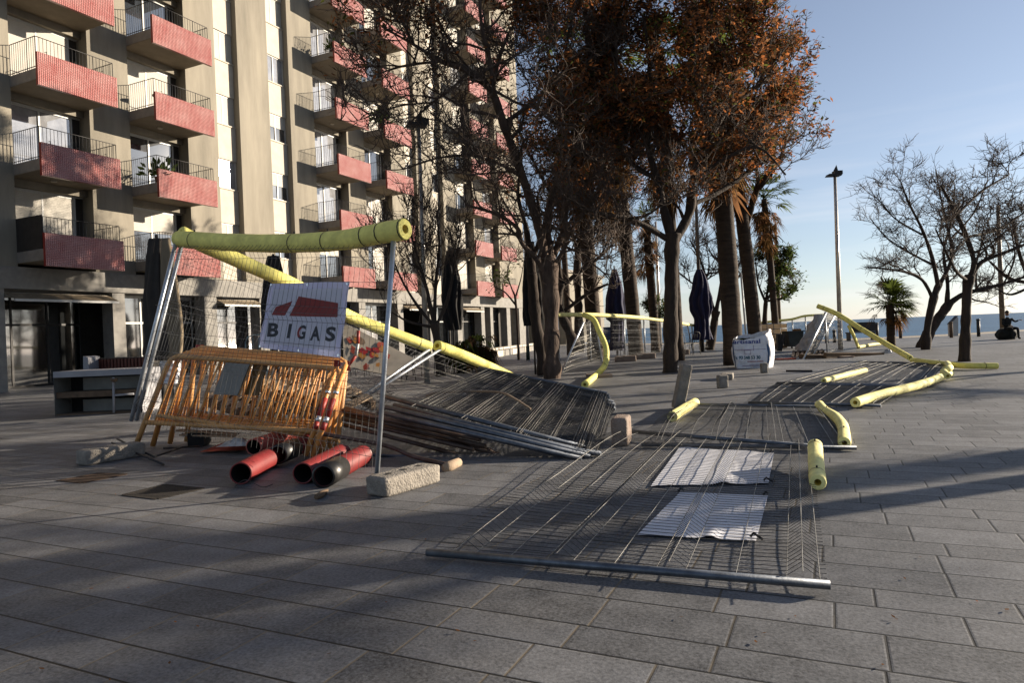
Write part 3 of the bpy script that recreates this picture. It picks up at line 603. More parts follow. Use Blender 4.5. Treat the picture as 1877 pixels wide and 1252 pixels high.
# loose concrete blocks
def upblock(label, px, py, w, dp, h, yaw=0, lean=0, mt='conc', seed=0, holes=False):
    b = G(px, py); ax = V((math.cos(yaw), math.sin(yaw), 0)); ay = V((-ax.y, ax.x, 0)); az = V((0, 0, 1))
    if lean: rot = Matrix.Rotation(lean, 3, ay); ax, az = rot @ ax, rot @ az
    cblock(label, b + az * (h / 2) + ay * (dp / 2), ax * (w / 2), ay * (dp / 2), az * (h / 2), mt, holes, seed)
upblock('reddish concrete block standing on end under the near panel post', 1136, 819, .17, .34, .29, YAW - .3, 0, 'conc_red', 4)
upblock('slim concrete block tilted upright at the corner of the second fallen panel', 1245, 751, .15, .22, .66, YAW, .24, 'conc', 6)
upblock('concrete block standing on end before another block lying behind it', 1328, 712, .19, .13, .25, YAW + .25, 0, 'conc', 8)
upblock('concrete block lying lengthways behind the one on end', 1332, 697, .26, .55, .13, YAW - .35, 0, 'conc', 9)
upblock('small concrete block on end in front of the white bulk bag', 1403, 684, .15, .13, .24, YAW + .1, 0, 'conc', 10)
q = MB(); q.tube([G(1441, 680, .02), G(1489, 680, .02)], .022, 6); solo('loose_bar', q, M['dark'], 'thin dark bar on the paving right of the bulk bag', 'bar')

# ------------------------------------------------------------------ heap of stacked panels
near_L, near_R = D(722, 742, 7.25), D(1080, 832, 6.45); far_L, far_R = D(878, 674, 10.9), D(1113, 721, 10.0)
rr = random.Random(5)
for k in range(8):
    dz = UP * (-.034 * k); sh = RT * rr.uniform(-.03, .03) + FW * rr.uniform(-.04, .04) + RT * (.016 * k)
    if k == 0: sh = V((0, 0, 0))
    a0, a1, b0, b1 = [p + dz * (1 if i < 2 else 1) + sh for i, p in enumerate((near_L, near_R, far_L, far_R))]
    for p in (a0, a1, b0, b1): p.z = max(p.z, .03)
    lab = 'topmost grey fence panel of the slanting heap, a bent branch lying on it' if k == 0 else 'grey fence panel in the slanting heap right of the upright fence'
    fence(lab, a0, a1, b0, b1, .025, 44, seed=30 + k, group='fence panels stacked in the heap', nsm=8, wr=.0026, pr=.024, lw='wire_light', sw='wire_dark')
for k, (x, y, d) in enumerate(((1078, 822, 6.7), (1082, 838, 6.4), (1066, 842, 6.35))):   # front tubes of the heap
    b = D(x, y, d); a = D(x - 375, y - 96 + 4 * k, d + .75)
    q = MB(); q.tube([a, b], .027, 10); solo('steel_tube', q, M['galv'], 'smooth grey steel tube on the near edge of the panel heap', 'tube', 'steel tubes on the near edge of the heap')
for k, (x, y) in enumerate(((880, 806), (890, 818), (914, 833), (857, 838), (905, 849), (868, 824), (840, 800), (900, 826), (860, 812))):
    b = D(x, y, 6.75 + .07 * k % .3); a = D(x - 310 - 8 * k % 30, y - 66 - (k * 7) % 26, 7.7 + .05 * k)
    if k == 4: a = D(660, 838, 6.9)
    if a.z < .05: a.z = .05
    q = MB(); q.tube([a, b], .023, 10); solo('rusty_tube', q, M['rusty'] if k != 4 else M['galv'], 'brownish fence tube in the bundle under the grey tubes' if k != 4 else 'lowest grey tube lying on the paving under the rusty bundle', 'tube', 'brownish tubes bundled under the heap' if k != 4 else None)
q = MB(); q.tube(spline([D(585, 795, 6.9), D(700, 815, 6.7), D(760, 838, 6.5), D(820, 852, 6.3)], 4), .022, 8); solo('rusted_bar', q, M['rusty'], 'rust red bar bending along the paving below the tubes', 'bar')
q = MB(); q.tube([D(812, 860, 6.05), D(822, 856, 6.08), D(840, 848, 6.3)], [.034, .05, .042], 10); solo('timber_stub', q, M['wood'], 'short round timber stub at the end of the rust red bar', 'stub')
q = MB(); q.tube(spline([D(782, 727, 9.0), D(805, 720, 8.9), D(860, 718, 8.7), D(915, 719, 8.45), D(945, 732, 8.2), D(973, 750, 8.0)], 4), [.022 - .0006 * i for i in range(21)], 7); solo('bent_branch', q, M['wood'], 'bare bent branch lying on the heap of fence panels', 'branch')
for (a, b) in (((662, 705), (770, 640)),): pass
# rubbish of crumpled wire
q = MB(); rr = random.Random(2)
for k in range(60):
    p = D(rr.uniform(620, 720), rr.uniform(715, 770), rr.uniform(7.8, 8.4)); q.tube([p + V((rr.gauss(0, .12), rr.gauss(0, .12), rr.gauss(0, .06))) for _ in range(4)], .003, 3, cap=False)
o = solo('wire_tangle', q, M['wire'], 'tangle of loose wire between the pallet and the tubes', 'wire'); o['kind'] = 'stuff'

# ------------------------------------------------------------------ orange crowd barriers leaning in the heap
def barrier(label, TL, TR, BR, BL, mt='orange', bars=17, low=.27, plate=None, r=.031, feet=True):
    TL, TR, BR, BL = V(TL), V(TR), V(BR), V(BL); f = bil(TL, TR, BR, BL); root = thing('crowd_barrier', label, 'crowd barrier', (BL + BR) / 2, 'worn orange crowd barriers')
    q = MB(); hoop = [f(0, 0), f(0, .5), f(0, .90), f(.012, .965), f(.045, 1.0), f(.2, 1), f(.5, 1), f(.8, 1), f(.955, 1.0), f(.988, .965), f(1, .90), f(1, .5), f(1, 0)]; q.tube(hoop, r, 8); part('frame', q, M[mt], root)
    q = MB(); q.tube([f(0, low), f(1, low)], r * .95, 8); part('lower_rail', q, M[mt], root)
    nrm = (TR - TL).cross(BL - TL).normalized()
    for k in range(1, bars + 1):
        u = k / (bars + 1); q = MB(); q.tube([f(u, low), f(u + rnd.uniform(-.006, .006), .5 + low / 2), f(u, 1)], .0125, 6); part('upright_bar', q, M[mt], root)
    if plate:
        u0, u1, v0, mp_ = plate; q = MB(); o = nrm * .034
        if o.dot(FW) > 0: o = -o
        c = [f(u0, v0) + o, f(u1, v0) + o, f(u1, .97) + o, f(u0, .97) + o]; q.quad(*c); q.quad(*[p - o * .4 for p in c]); part('plate', q, M[mp_], root)
    return root
B0_ = (D(314, 652, 8.15), D(628, 676, 7.35), G(572, 838, .02), G(247, 822, .02))
for k, (lab, mt_, pl) in enumerate((('front orange barrier with a grey plate, leaning under the logo banner', 'orange2', (.36, .50, .62, 'plate')), ('second orange barrier, its brown plate just right of the grey one', 'orange', (.50, .58, .60, 'plate_br')), ('third orange barrier back, hidden behind the two plated ones', 'orange', None), ('rearmost orange barrier in the leaning row', 'orange2', None))):
    TLk = B0_[0] + RT * (.05 * k) + FW * (.10 * k) + UP * (.03 * k); TRk = B0_[1] + RT * (-.01 * k) + FW * (.11 * k) + UP * (.03 * k); BRk = B0_[2] + RT * (.05 * k) + FW * (.13 * k); BLk = B0_[3] + RT * (.14 * k) + FW * (.14 * k)
    barrier(lab, TLk, TRk, BRk, BLk, mt_, 15, .28, pl)
q = MB(); a, b = D(290, 762, 8.0), D(622, 806, 7.2); q.tube([a, b], .024, 8); solo('loose_rail', q, M['orange2'], 'loose orange rail lying across the feet of the barriers', 'rail')
for k, (x0, y0, x1, y1, dd) in enumerate(((330, 778, 440, 786, 8.4), (326, 789, 436, 796, 8.35), (332, 797, 430, 800, 8.3))):
    q = MB(); a, b = D(x0, y0, dd), D(x1, y1, dd - .2); q.box((a + b) / 2, (b - a) / 2, FW * .05, UP * .009); solo('board', q, M['wood'], 'thin wooden board laid under the lower rails of the barriers', 'board', 'boards under the barriers')
q = MB(); q.box(D(366, 810, 8.3), RT * .1, FW * .1, UP * .12); solo('black_crate', q, M['blackcanvas'], 'black crate propping the boards under the barriers', 'crate')
q = MB(); q.grid(lambda u, v: D(366, 832, 7.6) + RT * (.75 * u) + FW * (.45 * v) + UP * (.02 + .11 * math.sin(u * 3.1) * math.sin(v * 3.1) * (.7 + .6 * noise.noise(V((u * 5, v * 5, 1))))), 30, 22); solo('net_sack', q, M['redprint'], 'crumpled reddish sack on the paving left of the conduits', 'sack')
q = MB(); q.grid(lambda u, v: D(395, 830, 7.4) + RT * (.36 * u) + FW * (.3 * v) + UP * (.06 + .08 * math.sin(u * 3.1) * math.sin(v * 3.1) * (.8 + .8 * noise.noise(V((u * 6, v * 6, 4))))), 22, 18); solo('plastic_bag', q, M['film'], 'pale plastic bag on the reddish sack by the conduits', 'bag')
for pts in (((205, 812), (300, 852)), ((215, 805), (282, 838)), ((282, 838), (330, 822)), ((300, 822), (372, 818))):
    q = MB(); q.tube([G(*pts[0], .08), G(*pts[1], .02)], .012, 5); solo('thin_rod', q, M['dark'], 'thin dark rod on the paving at the left feet of the barriers', 'rod', 'thin dark rods by the barriers')
# red and white warning poles strapped to the right end
def wpole(label, a, b, r=.026, bands=None):
    a, b = V(a), V(b); root = thing('warning_pole', label, 'pole', b, 'orange poles with red and white tape'); q = MB(); q.tube([a, b], r, 8); part('tube', q, M['orange'], root)
    for f0, f1, m_ in bands or ((.30, .33, 'silver'), (.38, .58, 'redtape'), (.58, .64, 'silver'), (.64, .72, 'redtape')):
        q = MB(); q.tube([a.lerp(b, f0), a.lerp(b, f1)], r * 1.12, 8, 0); part('tape_band', q, M[m_], root)
wpole('banded pole leaning at the right end of the barriers, lower end between the conduits', D(634, 668, 7.05), D(573, 838, 6.75))
wpole('second banded pole close beside the first at the barriers, farther left', D(618, 668, 7.2), D(560, 836, 6.85))
wpole('shorter banded pole standing just behind the two leaning ones', D(622, 690, 7.4), D(607, 812, 7.3), .022, ((.0, .06, 'redtape'), (.06, .16, 'whitetape'), (.16, .3, 'redtape')))
root = thing('bent_sign_pole', 'bent red and white striped pole sticking up above the right end of the barriers', 'pole', D(628, 682, 7.2)); P_ = [D(628, 682, 7.2), D(640, 668, 7.2), D(652, 652, 7.2), D(656, 630, 7.2), D(657, 606, 7.2)]
for k in range(4): q = MB(); q.tube([P_[k], P_[k + 1]], .017, 8); part('stripe', q, M['whitetape'] if k in (0, 2) else M['redtape'], root)
for k in range(3):
    q = MB(); q.grid(lambda u, v, k=k: D(612 + 9 * k + 12 * u, 660 + 12 * v + 4 * k, 7.1 + .02 * k) + FW * (.03 * noise.noise(V((u * 4, v * 4, k)))), 6, 6); solo('tape_scrap', q, M['redtape'] if k != 1 else M['whitetape'], 'scrap of barrier tape knotted to the top right corner of the barriers', 'tape', 'tape scraps on the barriers')
for (x, y, d) in ((352, 640, 8.3), (358, 632, 8.5)):
    q = MB(); q.grid(lambda u, v: D(x + 16 * u, y + 12 * v, d) + FW * (.04 * noise.noise(V((u * 4, v * 4, x)))), 6, 6); solo('tape_scrap', q, M['redtape'], 'red tape scrap tied on the top rail of the barriers at the left', 'tape', 'red scraps on the left of the top rail')

# ------------------------------------------------------------------ corrugated conduits
def conduit(label, px, py, px2, py2, dia=.195, L=.85, mt='pipe_red', sleeve=None, lift=0):
    a, b = G(px, py, 0), G(px2, py2, 0); d = (b - a).normalized(); a = a + UP * (dia / 2 + lift); b = a + d * L; R_ = dia / 2; root = thing('corrugated_pipe', label, 'conduit pipe', a - UP * R_, 'corrugated conduit pipes'); q = MB()
    n = 26; x = V((-d.y, d.x, 0)); pts = []; N = int(L / .016)
    for i in range(N + 1): pts.append((i / N * L, R_ * (1.0 if i % 2 else .88)))
    k = len(q.v)
    for s_, rr_ in pts:
        for j in range(n): q.v.append(tuple(a + d * s_ + x * (rr_ * math.cos(6.2832 * j / n)) + UP * (rr_ * math.sin(6.2832 * j / n))))
    for i in range(N):
        for j in range(n): j2 = (j + 1) % n; q.face((k + i * n + j, k + i * n + j2, k + (i + 1) * n + j2, k + (i + 1) * n + j), 0, True)
    k = len(q.v)
    for s_, rr_ in ((0, R_ * .99), (-.003, R_ * .97), (-.003, R_ * .86), (0, R_ * .85), (L * .95, R_ * .85)):
        for j in range(n): q.v.append(tuple(a + d * s_ + x * (rr_ * math.cos(6.2832 * j / n)) + UP * (rr_ * math.sin(6.2832 * j / n))))
    for i in range(4):
        for j in range(n): j2 = (j + 1) % n; q.face((k + i * n + j, k + i * n + j2, k + (i + 1) * n + j2, k + (i + 1) * n + j), 0 if i < 3 else 1, True)
    q.face(tuple(k + 4 * n + j for j in range(n)), 1); part('ribbed_body', q, [M[mt], M['pipe_in']], root)
    if sleeve:
        q = MB(); k = 0
        for s_, rr_ in ((-.02, R_ * .88), (-.02, R_ * 1.05), (sleeve, R_ * 1.07), (sleeve, R_ * .95), (-.0195, R_ * .87), (.2, R_ * .86)):
            for j in range(n): q.v.append(tuple(a + d * s_ + x * (rr_ * math.cos(6.2832 * j / n)) + UP * (rr_ * math.sin(6.2832 * j / n))))
        for i in (0, 1, 2, 4):
            for j in range(n): j2 = (j + 1) % n; q.face((k + i * n + j, k + i * n + j2, k + (i + 1) * n + j2, k + (i + 1) * n + j), 0, True)
        part('sleeve', q, M['pipe_black'], root)
conduit('dark red ribbed pipe lowest on the left, a wire hanging from its mouth', 442, 889, 540, 832)
conduit('ribbed pipe coloured as sunlit pinkish red, hindmost of the conduits', 466, 846, 530, 822, .175, .85, 'pipe_pink', None, .06)
conduit('ribbed pipe with a black sleeved end, in the middle of the conduits', 512, 858, 590, 822, .18, .9, 'pipe_red', .36, .04)
conduit('bright red ribbed pipe beside the rightmost black ended one', 556, 888, 650, 836, .185, .95)
conduit('ribbed pipe with a black sleeved end, nearest to the concrete foot', 595, 894, 690, 838, .19, .95, 'pipe_red', .34)
q = MB(); q.tube(spline([G(430, 893, .01), G(450, 880, .06), G(480, 893, .01), G(500, 888, .02)], 6), .0035, 4); solo('wire_loop', q, M['wire'], 'thin bright wire loop in front of the lowest red pipe', 'wire')
q = MB(); q.tube([G(579, 912, .02), G(590, 906, .03), G(600, 899, .02)], [.02, .028, .012], 7); solo('wood_scrap', q, M['wood_dk'], 'small wood scrap on the paving in front of the conduits', 'scrap')

# ------------------------------------------------------------------ pallets and printed board behind the barriers
def pallet(label, TL, TR, BR, BL, mt='wood', n=7):
    f = bil(TL, TR, BR, BL); nr = (V(TR) - V(TL)).cross(V(BL) - V(TL)).normalized()
    if nr.z < 0: nr = -nr
    root = thing('pallet', label, 'pallet', (V(BL) + V(BR)) / 2, 'wooden pallets in the heap')
    for k in range(n):
        u0, u1 = k / n + .012, (k + .66) / n; q = MB(); c = (f((u0 + u1) / 2, .5)); q.box(c, (f(u1, .5) - f(u0, .5)) / 2, (f((u0 + u1) / 2, 1) - f((u0 + u1) / 2, 0)) / 2, nr * .011); part('slat', q, M[mt], root)
    for v in (.06, .5, .94): q = MB(); q.box((f(0, v) + f(1, v)) / 2 - nr * .07, (f(1, v) - f(0, v)) / 2 * .99, (f(.5, v + .05) - f(.5, v - .05)) / 2, nr * .055); part('bearer', q, M['wood_dk'], root)
pallet('pale pallet tilted up behind the orange bars, slats toward the viewer', D(560, 662, 9.6), D(690, 732, 8.6), D(600, 776, 7.9), D(468, 700, 8.9))
pallet('second pallet lying lower to the left behind the barriers', D(440, 690, 9.8), D(560, 720, 9.2), D(500, 770, 8.6), D(370, 730, 9.2))
root = thing('printed_board', 'pale board printed with red and orange shapes, tilted behind the barriers', 'board', D(690, 685, 9.4)); bd = bil(D(628, 590, 9.6), D(757, 656, 9.6), D(716, 688, 9.2), D(630, 672, 9.2)); nb = (bd(1, 0) - bd(0, 0)).cross(bd(0, 1) - bd(0, 0)).normalized()
if nb.dot(FW) > 0: nb = -nb
q = MB(); q.quad(bd(0, 0), bd(1, 0), bd(1, 1), bd(0, 1)); q.quad(*[bd(*p) - nb * .015 for p in ((0, 0), (1, 0), (1, 1), (0, 1))]); part('sheet', q, M['cardw'], root)
rr = random.Random(12)
for k in range(17):
    u, v, a, b = rr.uniform(.05, .85), rr.uniform(.08, .9), rr.uniform(.04, .10), rr.uniform(.06, .13)
    if v > 1 - u * .2: continue
    q = MB(); n_ = rr.choice((4, 5, 8)); t0 = rr.uniform(0, 1); q.poly([bd(u + a * math.cos(t0 + 6.2832 * j / n_), v + b * math.sin(t0 + 6.2832 * j / n_)) + nb * (.004 + .0004 * k) for j in range(n_)]); part('printed_shape', q, M[rr.choice(('redprint', 'redprint', 'oprint', 'logo_red', 'wood_dk'))], root)

# ------------------------------------------------------------------ café things by the shopfronts
d0 = 12.9
root = thing('counter', 'overturned white counter with open shelves in front of the shop windows', 'counter', G(180, 764))
def cb(n_, x0, y0, x1, y1, d_, th, mt_, lift=0):
    a, b = D(x0, y0, d_), D(x1, y1, d_); q = MB(); c = (a + b) / 2 + FW * th / 2; q.box(c, RT * (abs((b - a).dot(RT)) / 2), FW * (th / 2), UP * (abs(b.z - a.z) / 2)); part(n_, q, M[mt_], root)
cb('side_panel', 98, 688, 101, 765, d0, .75, 'plate'); cb('side_panel', 258, 682, 262, 762, d0, .75, 'white')
cb('top_board', 97, 682, 262, 686, d0 - .02, .8, 'white'); cb('back_panel', 102, 688, 258, 763, d0 + .5, .03, 'blackcanvas')  # black back and grey boards put the counter's shade into its colours
cb('inner_panel', 152, 693, 257, 711, d0 + .42, .03, 'plate'); cb('inner_panel', 152, 733, 257, 753, d0 + .42, .03, 'plate'); cb('shelf', 103, 720, 258, 724, d0 + .05, .6, 'wood_dk'); cb('bottom_board', 103, 760, 258, 764, d0, .7, 'wood_dk')
q = MB(); q.tube([D(209, 757, d0 - .06), D(208, 692, d0 - .06)], .022, 8); part('leg', q, M['white'], root); q = MB(); q.tube([D(209, 725, d0 - .06), D(245, 722, d0 - .06)], .02, 8); part('crossbar', q, M['white'], root); q = MB(); q.tube([D(209, 694, d0 - .1), D(209, 700, d0 - .1)], [.07, .05], 8); part('foot_plate', q, M['wood_dk'], root)
root = thing('planter_box', 'long dark red slatted planter box behind the overturned counter', 'planter', G(240, 705))
a, b = D(176, 690, 15.0), D(300, 690, 14.0); q = MB(); ax = (b - a) / 2; ax.z = 0; c = (a + b) / 2; c.z = .52; q.box(c, ax, V((-ax.y, ax.x, 0)).normalized() * .22, UP * .52); part('box', q, M['darkwall'], root)
for k in range(20): q = MB(); q.box(c + ax * (-.95 + k * .1) - V((-ax.y, ax.x, 0)).normalized() * .235 , ax.normalized() * .031, V((-ax.y, ax.x, 0)).normalized() * .012, UP * .5); part('slat', q, M['redwood'], root)
for k in range(2):
    q = MB(); q.box(D(166 + 5 * k, 676, 14.4), RT * .03 + UP * -.01, FW * .2, UP * .26 + RT * .01 * (1 - 2 * k)); solo('folded_board', q, M['white'], 'white folded board leaning on the end of the dark red planter', 'board', 'white boards by the planter')

def parasol(name, label, base, h, prof, mt, pole='dark', r=.03, folds=9, fold=.16, lean=(0, 0), seed=1, mt2=None):
    base = V(base); root = thing(name, label, 'parasol', base, 'closed parasols'); q = MB(); ln = V((lean[0], lean[1], 0)); q.tube([base, base + UP * h + ln], r, 8); part('pole', q, M[pole], root); q = MB()
    def f(u, v):
        k = v * (len(prof) - 1); i = min(int(k), len(prof) - 2); t = k - i; z = prof[i][0] * (1 - t) + prof[i + 1][0] * t; w = prof[i][1] * (1 - t) + prof[i + 1][1] * t
        a = u * 6.2832; ww = w * (1 + fold * math.sin(folds * a + 2 * math.sin(z * 3 + seed)) + .10 * noise.noise(V((math.cos(a) * 1.4, math.sin(a) * 1.4, z * 2.5 + seed)))); return base + ln * (z / h) + V((math.cos(a) * ww, math.sin(a) * ww, z))
    q.grid(f, 72, 40); part('canopy', q, M[mt], root); return root
p = D(1288, 640, 31); p.z = 0; parasol('closed_parasol', 'closed navy parasol with a bulging middle, hanging below the thin wooden mast', p, 4.2, [(3.75, .12), (3.5, .22), (3.0, .33), (2.4, .47), (1.9, .46), (1.5, .30), (1.1, .30), (.55, .42)], 'navy')
p = D(1132, 640, 29); p.z = 0; parasol('closed_parasol', 'closed navy cone shaped parasol between the two thick palm trunks', p, 3.9, [(3.75, .10), (3.4, .2), (2.6, .38), (2.0, .44), (1.65, .42), (1.5, .26), (.9, .28), (.3, .36)], 'navy', fold=.08)
p = D(298, 700, 12.6); p.z = 0
rt_ = parasol('closed_parasol', 'closed brown parasol with a foil wrapped foot, behind the left post of the upright fence', p, 3.3, [(3.22, .13), (2.9, .17), (2.2, .23), (1.6, .27), (1.1, .29), (.98, .24)], 'browncanvas', fold=.08)
q = MB(); p2 = p + RT * .25 - FW * .16
for k in range(7): q.tube(spline([p2 + RT * (.035 * (k - 3)) * .3 + UP * 3.2, p2 + RT * (.04 * (k - 3) + .03) + UP * 2.3, p2 + RT * (.05 * (k - 3) + .05) + UP * 1.5, p2 + RT * (.03 * (k - 3) + .06) + UP * 1.02], 5), [.045] * 8 + [.05] * 8, 7)
part('tan_folds', q, M['tan'], rt_)
q = MB(); q.grid(lambda u, v: p2 + UP * (.55 + .42 * v) + V((math.cos(u * 6.2832), math.sin(u * 6.2832), 0)) * (.17 + .05 * noise.noise(V((u * 9, v * 5, 0)))), 40, 14); part('foil_wrap', q, M['foil'], rt_)
p = D(508, 640, 16); p.z = 0; parasol('closed_parasol', 'closed black parasol showing above the top left corner of the logo banner', p, 3.3, [(3.25, .12), (3.0, .17), (2.2, .27), (1.2, .32)], 'blackcanvas')
p = D(833, 650, 24); p.z = 0; parasol('closed_parasol', 'tall closed black parasol beside the dense leafless bush', p, 4.3, [(4.2, .12), (3.6, .22), (2.6, .34), (1.9, .32), (1.4, .26)], 'blackcanvas')
p = D(981, 668, 19.5); p.z = 0; parasol('closed_parasol', 'closed black parasol hanging against the dark trunk left of the nearest tree', p, 3.9, [(3.8, .10), (3.2, .18), (2.4, .25), (1.4, .27)], 'blackcanvas')
def cafe_chair(label, p, yaw, mt='turq', s=1.0, group='café chairs'):
    t = thing('cafe_chair', label, 'chair', p, group); c, n_ = math.cos(yaw), math.sin(yaw); X = V((c, n_, 0)) * s; Y = V((-n_, c, 0)) * s; p = V(p)
    for a, b in ((-.22, -.2), (.22, -.2)): q = MB(); q.tube([p + X * a + Y * b, p + X * a + Y * b + UP * .45 * s], .013, 6); part('leg', q, M[mt], t)
    q = MB(); q.tube(spline([p + X * -.22 + Y * .24, p + X * -.22 + Y * .2 + UP * .45 * s, p + X * -.2 + Y * .27 + UP * .82 * s, p + X * .2 + Y * .27 + UP * .82 * s, p + X * .22 + Y * .2 + UP * .45 * s, p + X * .22 + Y * .24], 3), .014, 6); part('back_frame', q, M[mt], t)
    q = MB(); q.box(p + UP * .45 * s, X * .22, Y * .21, UP * .012); part('seat', q, M[mt], t)
    for k in (-.1, 0, .1): q = MB(); q.tube([p + X * k + Y * .22 + UP * .46 * s, p + X * k + Y * .27 + UP * .81 * s], .009, 5); part('back_slat', q, M[mt], t)
cafe_chair('pale turquoise metal chair left of the logo banner', V((*D(470, 660, 16).xy, .35)), .6, 'turq', 1.25, None)

# ------------------------------------------------------------------ trees
def wig(p, d, L, n, r_, amt, lift=0.0):
    out = [V(p)]; d = V(d).normalized(); s = L / n
    for _ in range(n):
        d = (d + V((r_.gauss(0, amt), r_.gauss(0, amt), r_.gauss(0, amt) + lift))).normalized(); out.append(out[-1] + d * s)
    return out
WIND = (RT * 1.0 + FW * .15 + UP * .05).normalized()
def leaf(q, p, r_, size, wts, wind=.9):
    d = V((r_.gauss(0, 1), r_.gauss(0, 1), r_.gauss(0, .8))).normalized() + WIND * wind * r_.uniform(.4, 1.3); d.normalize(); w = d.cross(V((r_.gauss(0, 1), r_.gauss(0, 1), r_.gauss(0, 1)))).normalized()
    L = size * r_.uniform(.6, 1.3); ww = L * r_.uniform(.13, .24); k = len(q.v); a = p + d * (L * .45) + w * ww; b = p + d * L; c = p + d * (L * .5) - w * ww
    q.v += [(p.x, p.y, p.z), (a.x, a.y, a.z), (b.x, b.y, b.z), (c.x, c.y, c.z)]; q.face((k, k + 1, k + 2, k + 3), r_.choices(range(len(wts)), wts)[0])
def make_tree(label, trunk, limbs, seed, leafp=None, leaves=(14, .11), wts=(5, 4, 2, 1.2), bark='bark', side=(9, 1.5), subs=5, twigs=4, name='plaza_tree', cat='tree', group='trees on the plaza', lk=1.0, extra=0, exl=(1.6, 2.8), up=.12, tw_len=.45, thin=1.0, leafm=('l_rust', 'l_brown', 'l_dark', 'l_green'), crookd=.22):
    """trunk, limbs: polylines of (point, radius)"""
    r_ = random.Random(seed); root = thing(name, label, cat, V((trunk[0][0].x, trunk[0][0].y, 0)), group); tb = MB(); cb_ = MB(); lf = MB()
    def poly(mb_, pr, n, sm=5, rough=0):
        pts = spline([p for p, _ in pr], sm); rad = []
        for i in range(len(pr) - 1): rad += [pr[i][1] + (pr[i + 1][1] - pr[i][1]) * k / sm for k in range(sm)]
        rad.append(pr[-1][1]); 
        if rough: rad = [a * (1 + rough * noise.noise(p * 3)) for a, p in zip(rad, pts)]
        mb_.tube(pts, rad, n); return pts, rad
    poly(tb, trunk, 14, 6, .35)
    def grow_twigs(pts, rad, cnt, L, frm=.15):
        for _ in range(cnt):
            i = r_.randrange(int(len(pts) * frm), len(pts)); p = pts[i]; t = (pts[min(i + 1, len(pts) - 1)] - pts[max(0, i - 1)]).normalized()
            d = (t * r_.uniform(.3, 1.1) + V((r_.gauss(0, .6), r_.gauss(0, .6), r_.gauss(.15, .5)))).normalized()
            tp = wig(p, d, L * r_.uniform(.5, 1.2), 4, r_, crookd, up); cb_.tube(tp, [max(.0035, a) * thin for a in (.0085, .007, .006, .005, .0035)], 3, 0, cap=False)
            if leafp:
                for pt in tp[1:]:
                    dens = leafp(pt)
                    for _ in range(int(leaves[0] * dens / 4 + r_.random())): leaf(lf, pt + V((r_.gauss(0, .09), r_.gauss(0, .09), r_.gauss(0, .09))), r_, leaves[1], wts)
    def grow_sub(pts, rad, cnt, L):
        for _ in range(cnt):
            i = r_.randrange(int(len(pts) * .2), len(pts)); p = pts[i]; t = (pts[min(i + 1, len(pts) - 1)] - pts[max(0, i - 1)]).normalized()
            d = (t * r_.uniform(.2, .9) + V((r_.gauss(0, .7), r_.gauss(0, .7), r_.gauss(.2, .5)))).normalized(); r0 = min(.03, rad[i] * .6)
            sp = wig(p, d, L * r_.uniform(.6, 1.2), 6, r_, crookd * .9, up); rs = [max(.006, r0 * (1 - j / 7)) * thin for j in range(7)]; cb_.tube(sp, rs, 4, 0, cap=False); grow_twigs(sp, rs, twigs, tw_len, .25)
    limbs = [[(p, a * lk) for p, a in lm] for lm in limbs]
    for lm in list(limbs):
        for _ in range(extra):
            i = r_.randrange(1, max(2, len(lm) - 1)); p = lm[i][0].lerp(lm[i - 1][0], r_.random()); t = (lm[i][0] - lm[i - 1][0]).normalized(); d = (t * r_.uniform(.1, .7) + V((r_.gauss(0, .8), r_.gauss(0, .8), r_.gauss(.15, .4)))).normalized(); r0 = min(.05, max(.025, lm[i][1] * .7))
            w_ = wig(p, d, r_.uniform(*exl), 6, r_, crookd * .8, .03); limbs.append([(q_, r0 * (1 - j / 7.5)) for j, q_ in enumerate(w_)])
    for li, lm in enumerate(limbs):
        pts, rad = poly(tb, lm, 9, 6, .3); tot = sum((b - a).length for a, b in zip(pts[:-1], pts[1:])); grow_twigs(pts, rad, int(tot * 2), .5, .5)
        for _ in range(int(tot * side[0] / 4)):
            i = int(len(pts) * (r_.random() ** .7 * .75 + .25)); i = min(i, len(pts) - 1); p = pts[i]; t = (pts[min(i + 1, len(pts) - 1)] - pts[max(0, i - 1)]).normalized()
            d = (t * r_.uniform(.2, .9) + V((r_.gauss(0, .7), r_.gauss(0, .7), r_.gauss(.25, .45)))).normalized(); r0 = max(.014, min(.05, rad[i] * .55))
            bp_ = wig(p, d, side[1] * r_.uniform(.55, 1.25), 8, r_, crookd * .8, up * .7); rs = [max(.009, r0 * (1 - j / 9.5)) * thin for j in range(9)]; cb_.tube(bp_, rs, 5, 0, cap=False); grow_sub(bp_, rs, subs, side[1] * .5); grow_twigs(bp_, rs, twigs, tw_len, .4)
    part('trunk', tb, M[bark], root); crown = part('crown', cb_, M['twig'], root)
    if lf.v: part('leaves', lf, [M[x] for x in leafm], crown)
    return root
def px_line(pts, d0): return [(D(x, y, d0 + dd), r) for x, y, dd, r in pts]
def blob(c, rx, ry, rz, soft=.35, seed=0, thr=-.12, freq=.75):
    c = V(c)
    def f(p):
        e = p - c; k = math.sqrt((e.dot(RT) / rx) ** 2 + (e.dot(FW) / ry) ** 2 + (e.z / rz) ** 2)
        if k > 1.15: return 0
        n_ = noise.noise(p * freq + V((seed, 0, 0))); return max(0, min(1, (1.1 - k) / soft)) * max(0, min(1.3, (n_ - thr) * 2.6))
    return f
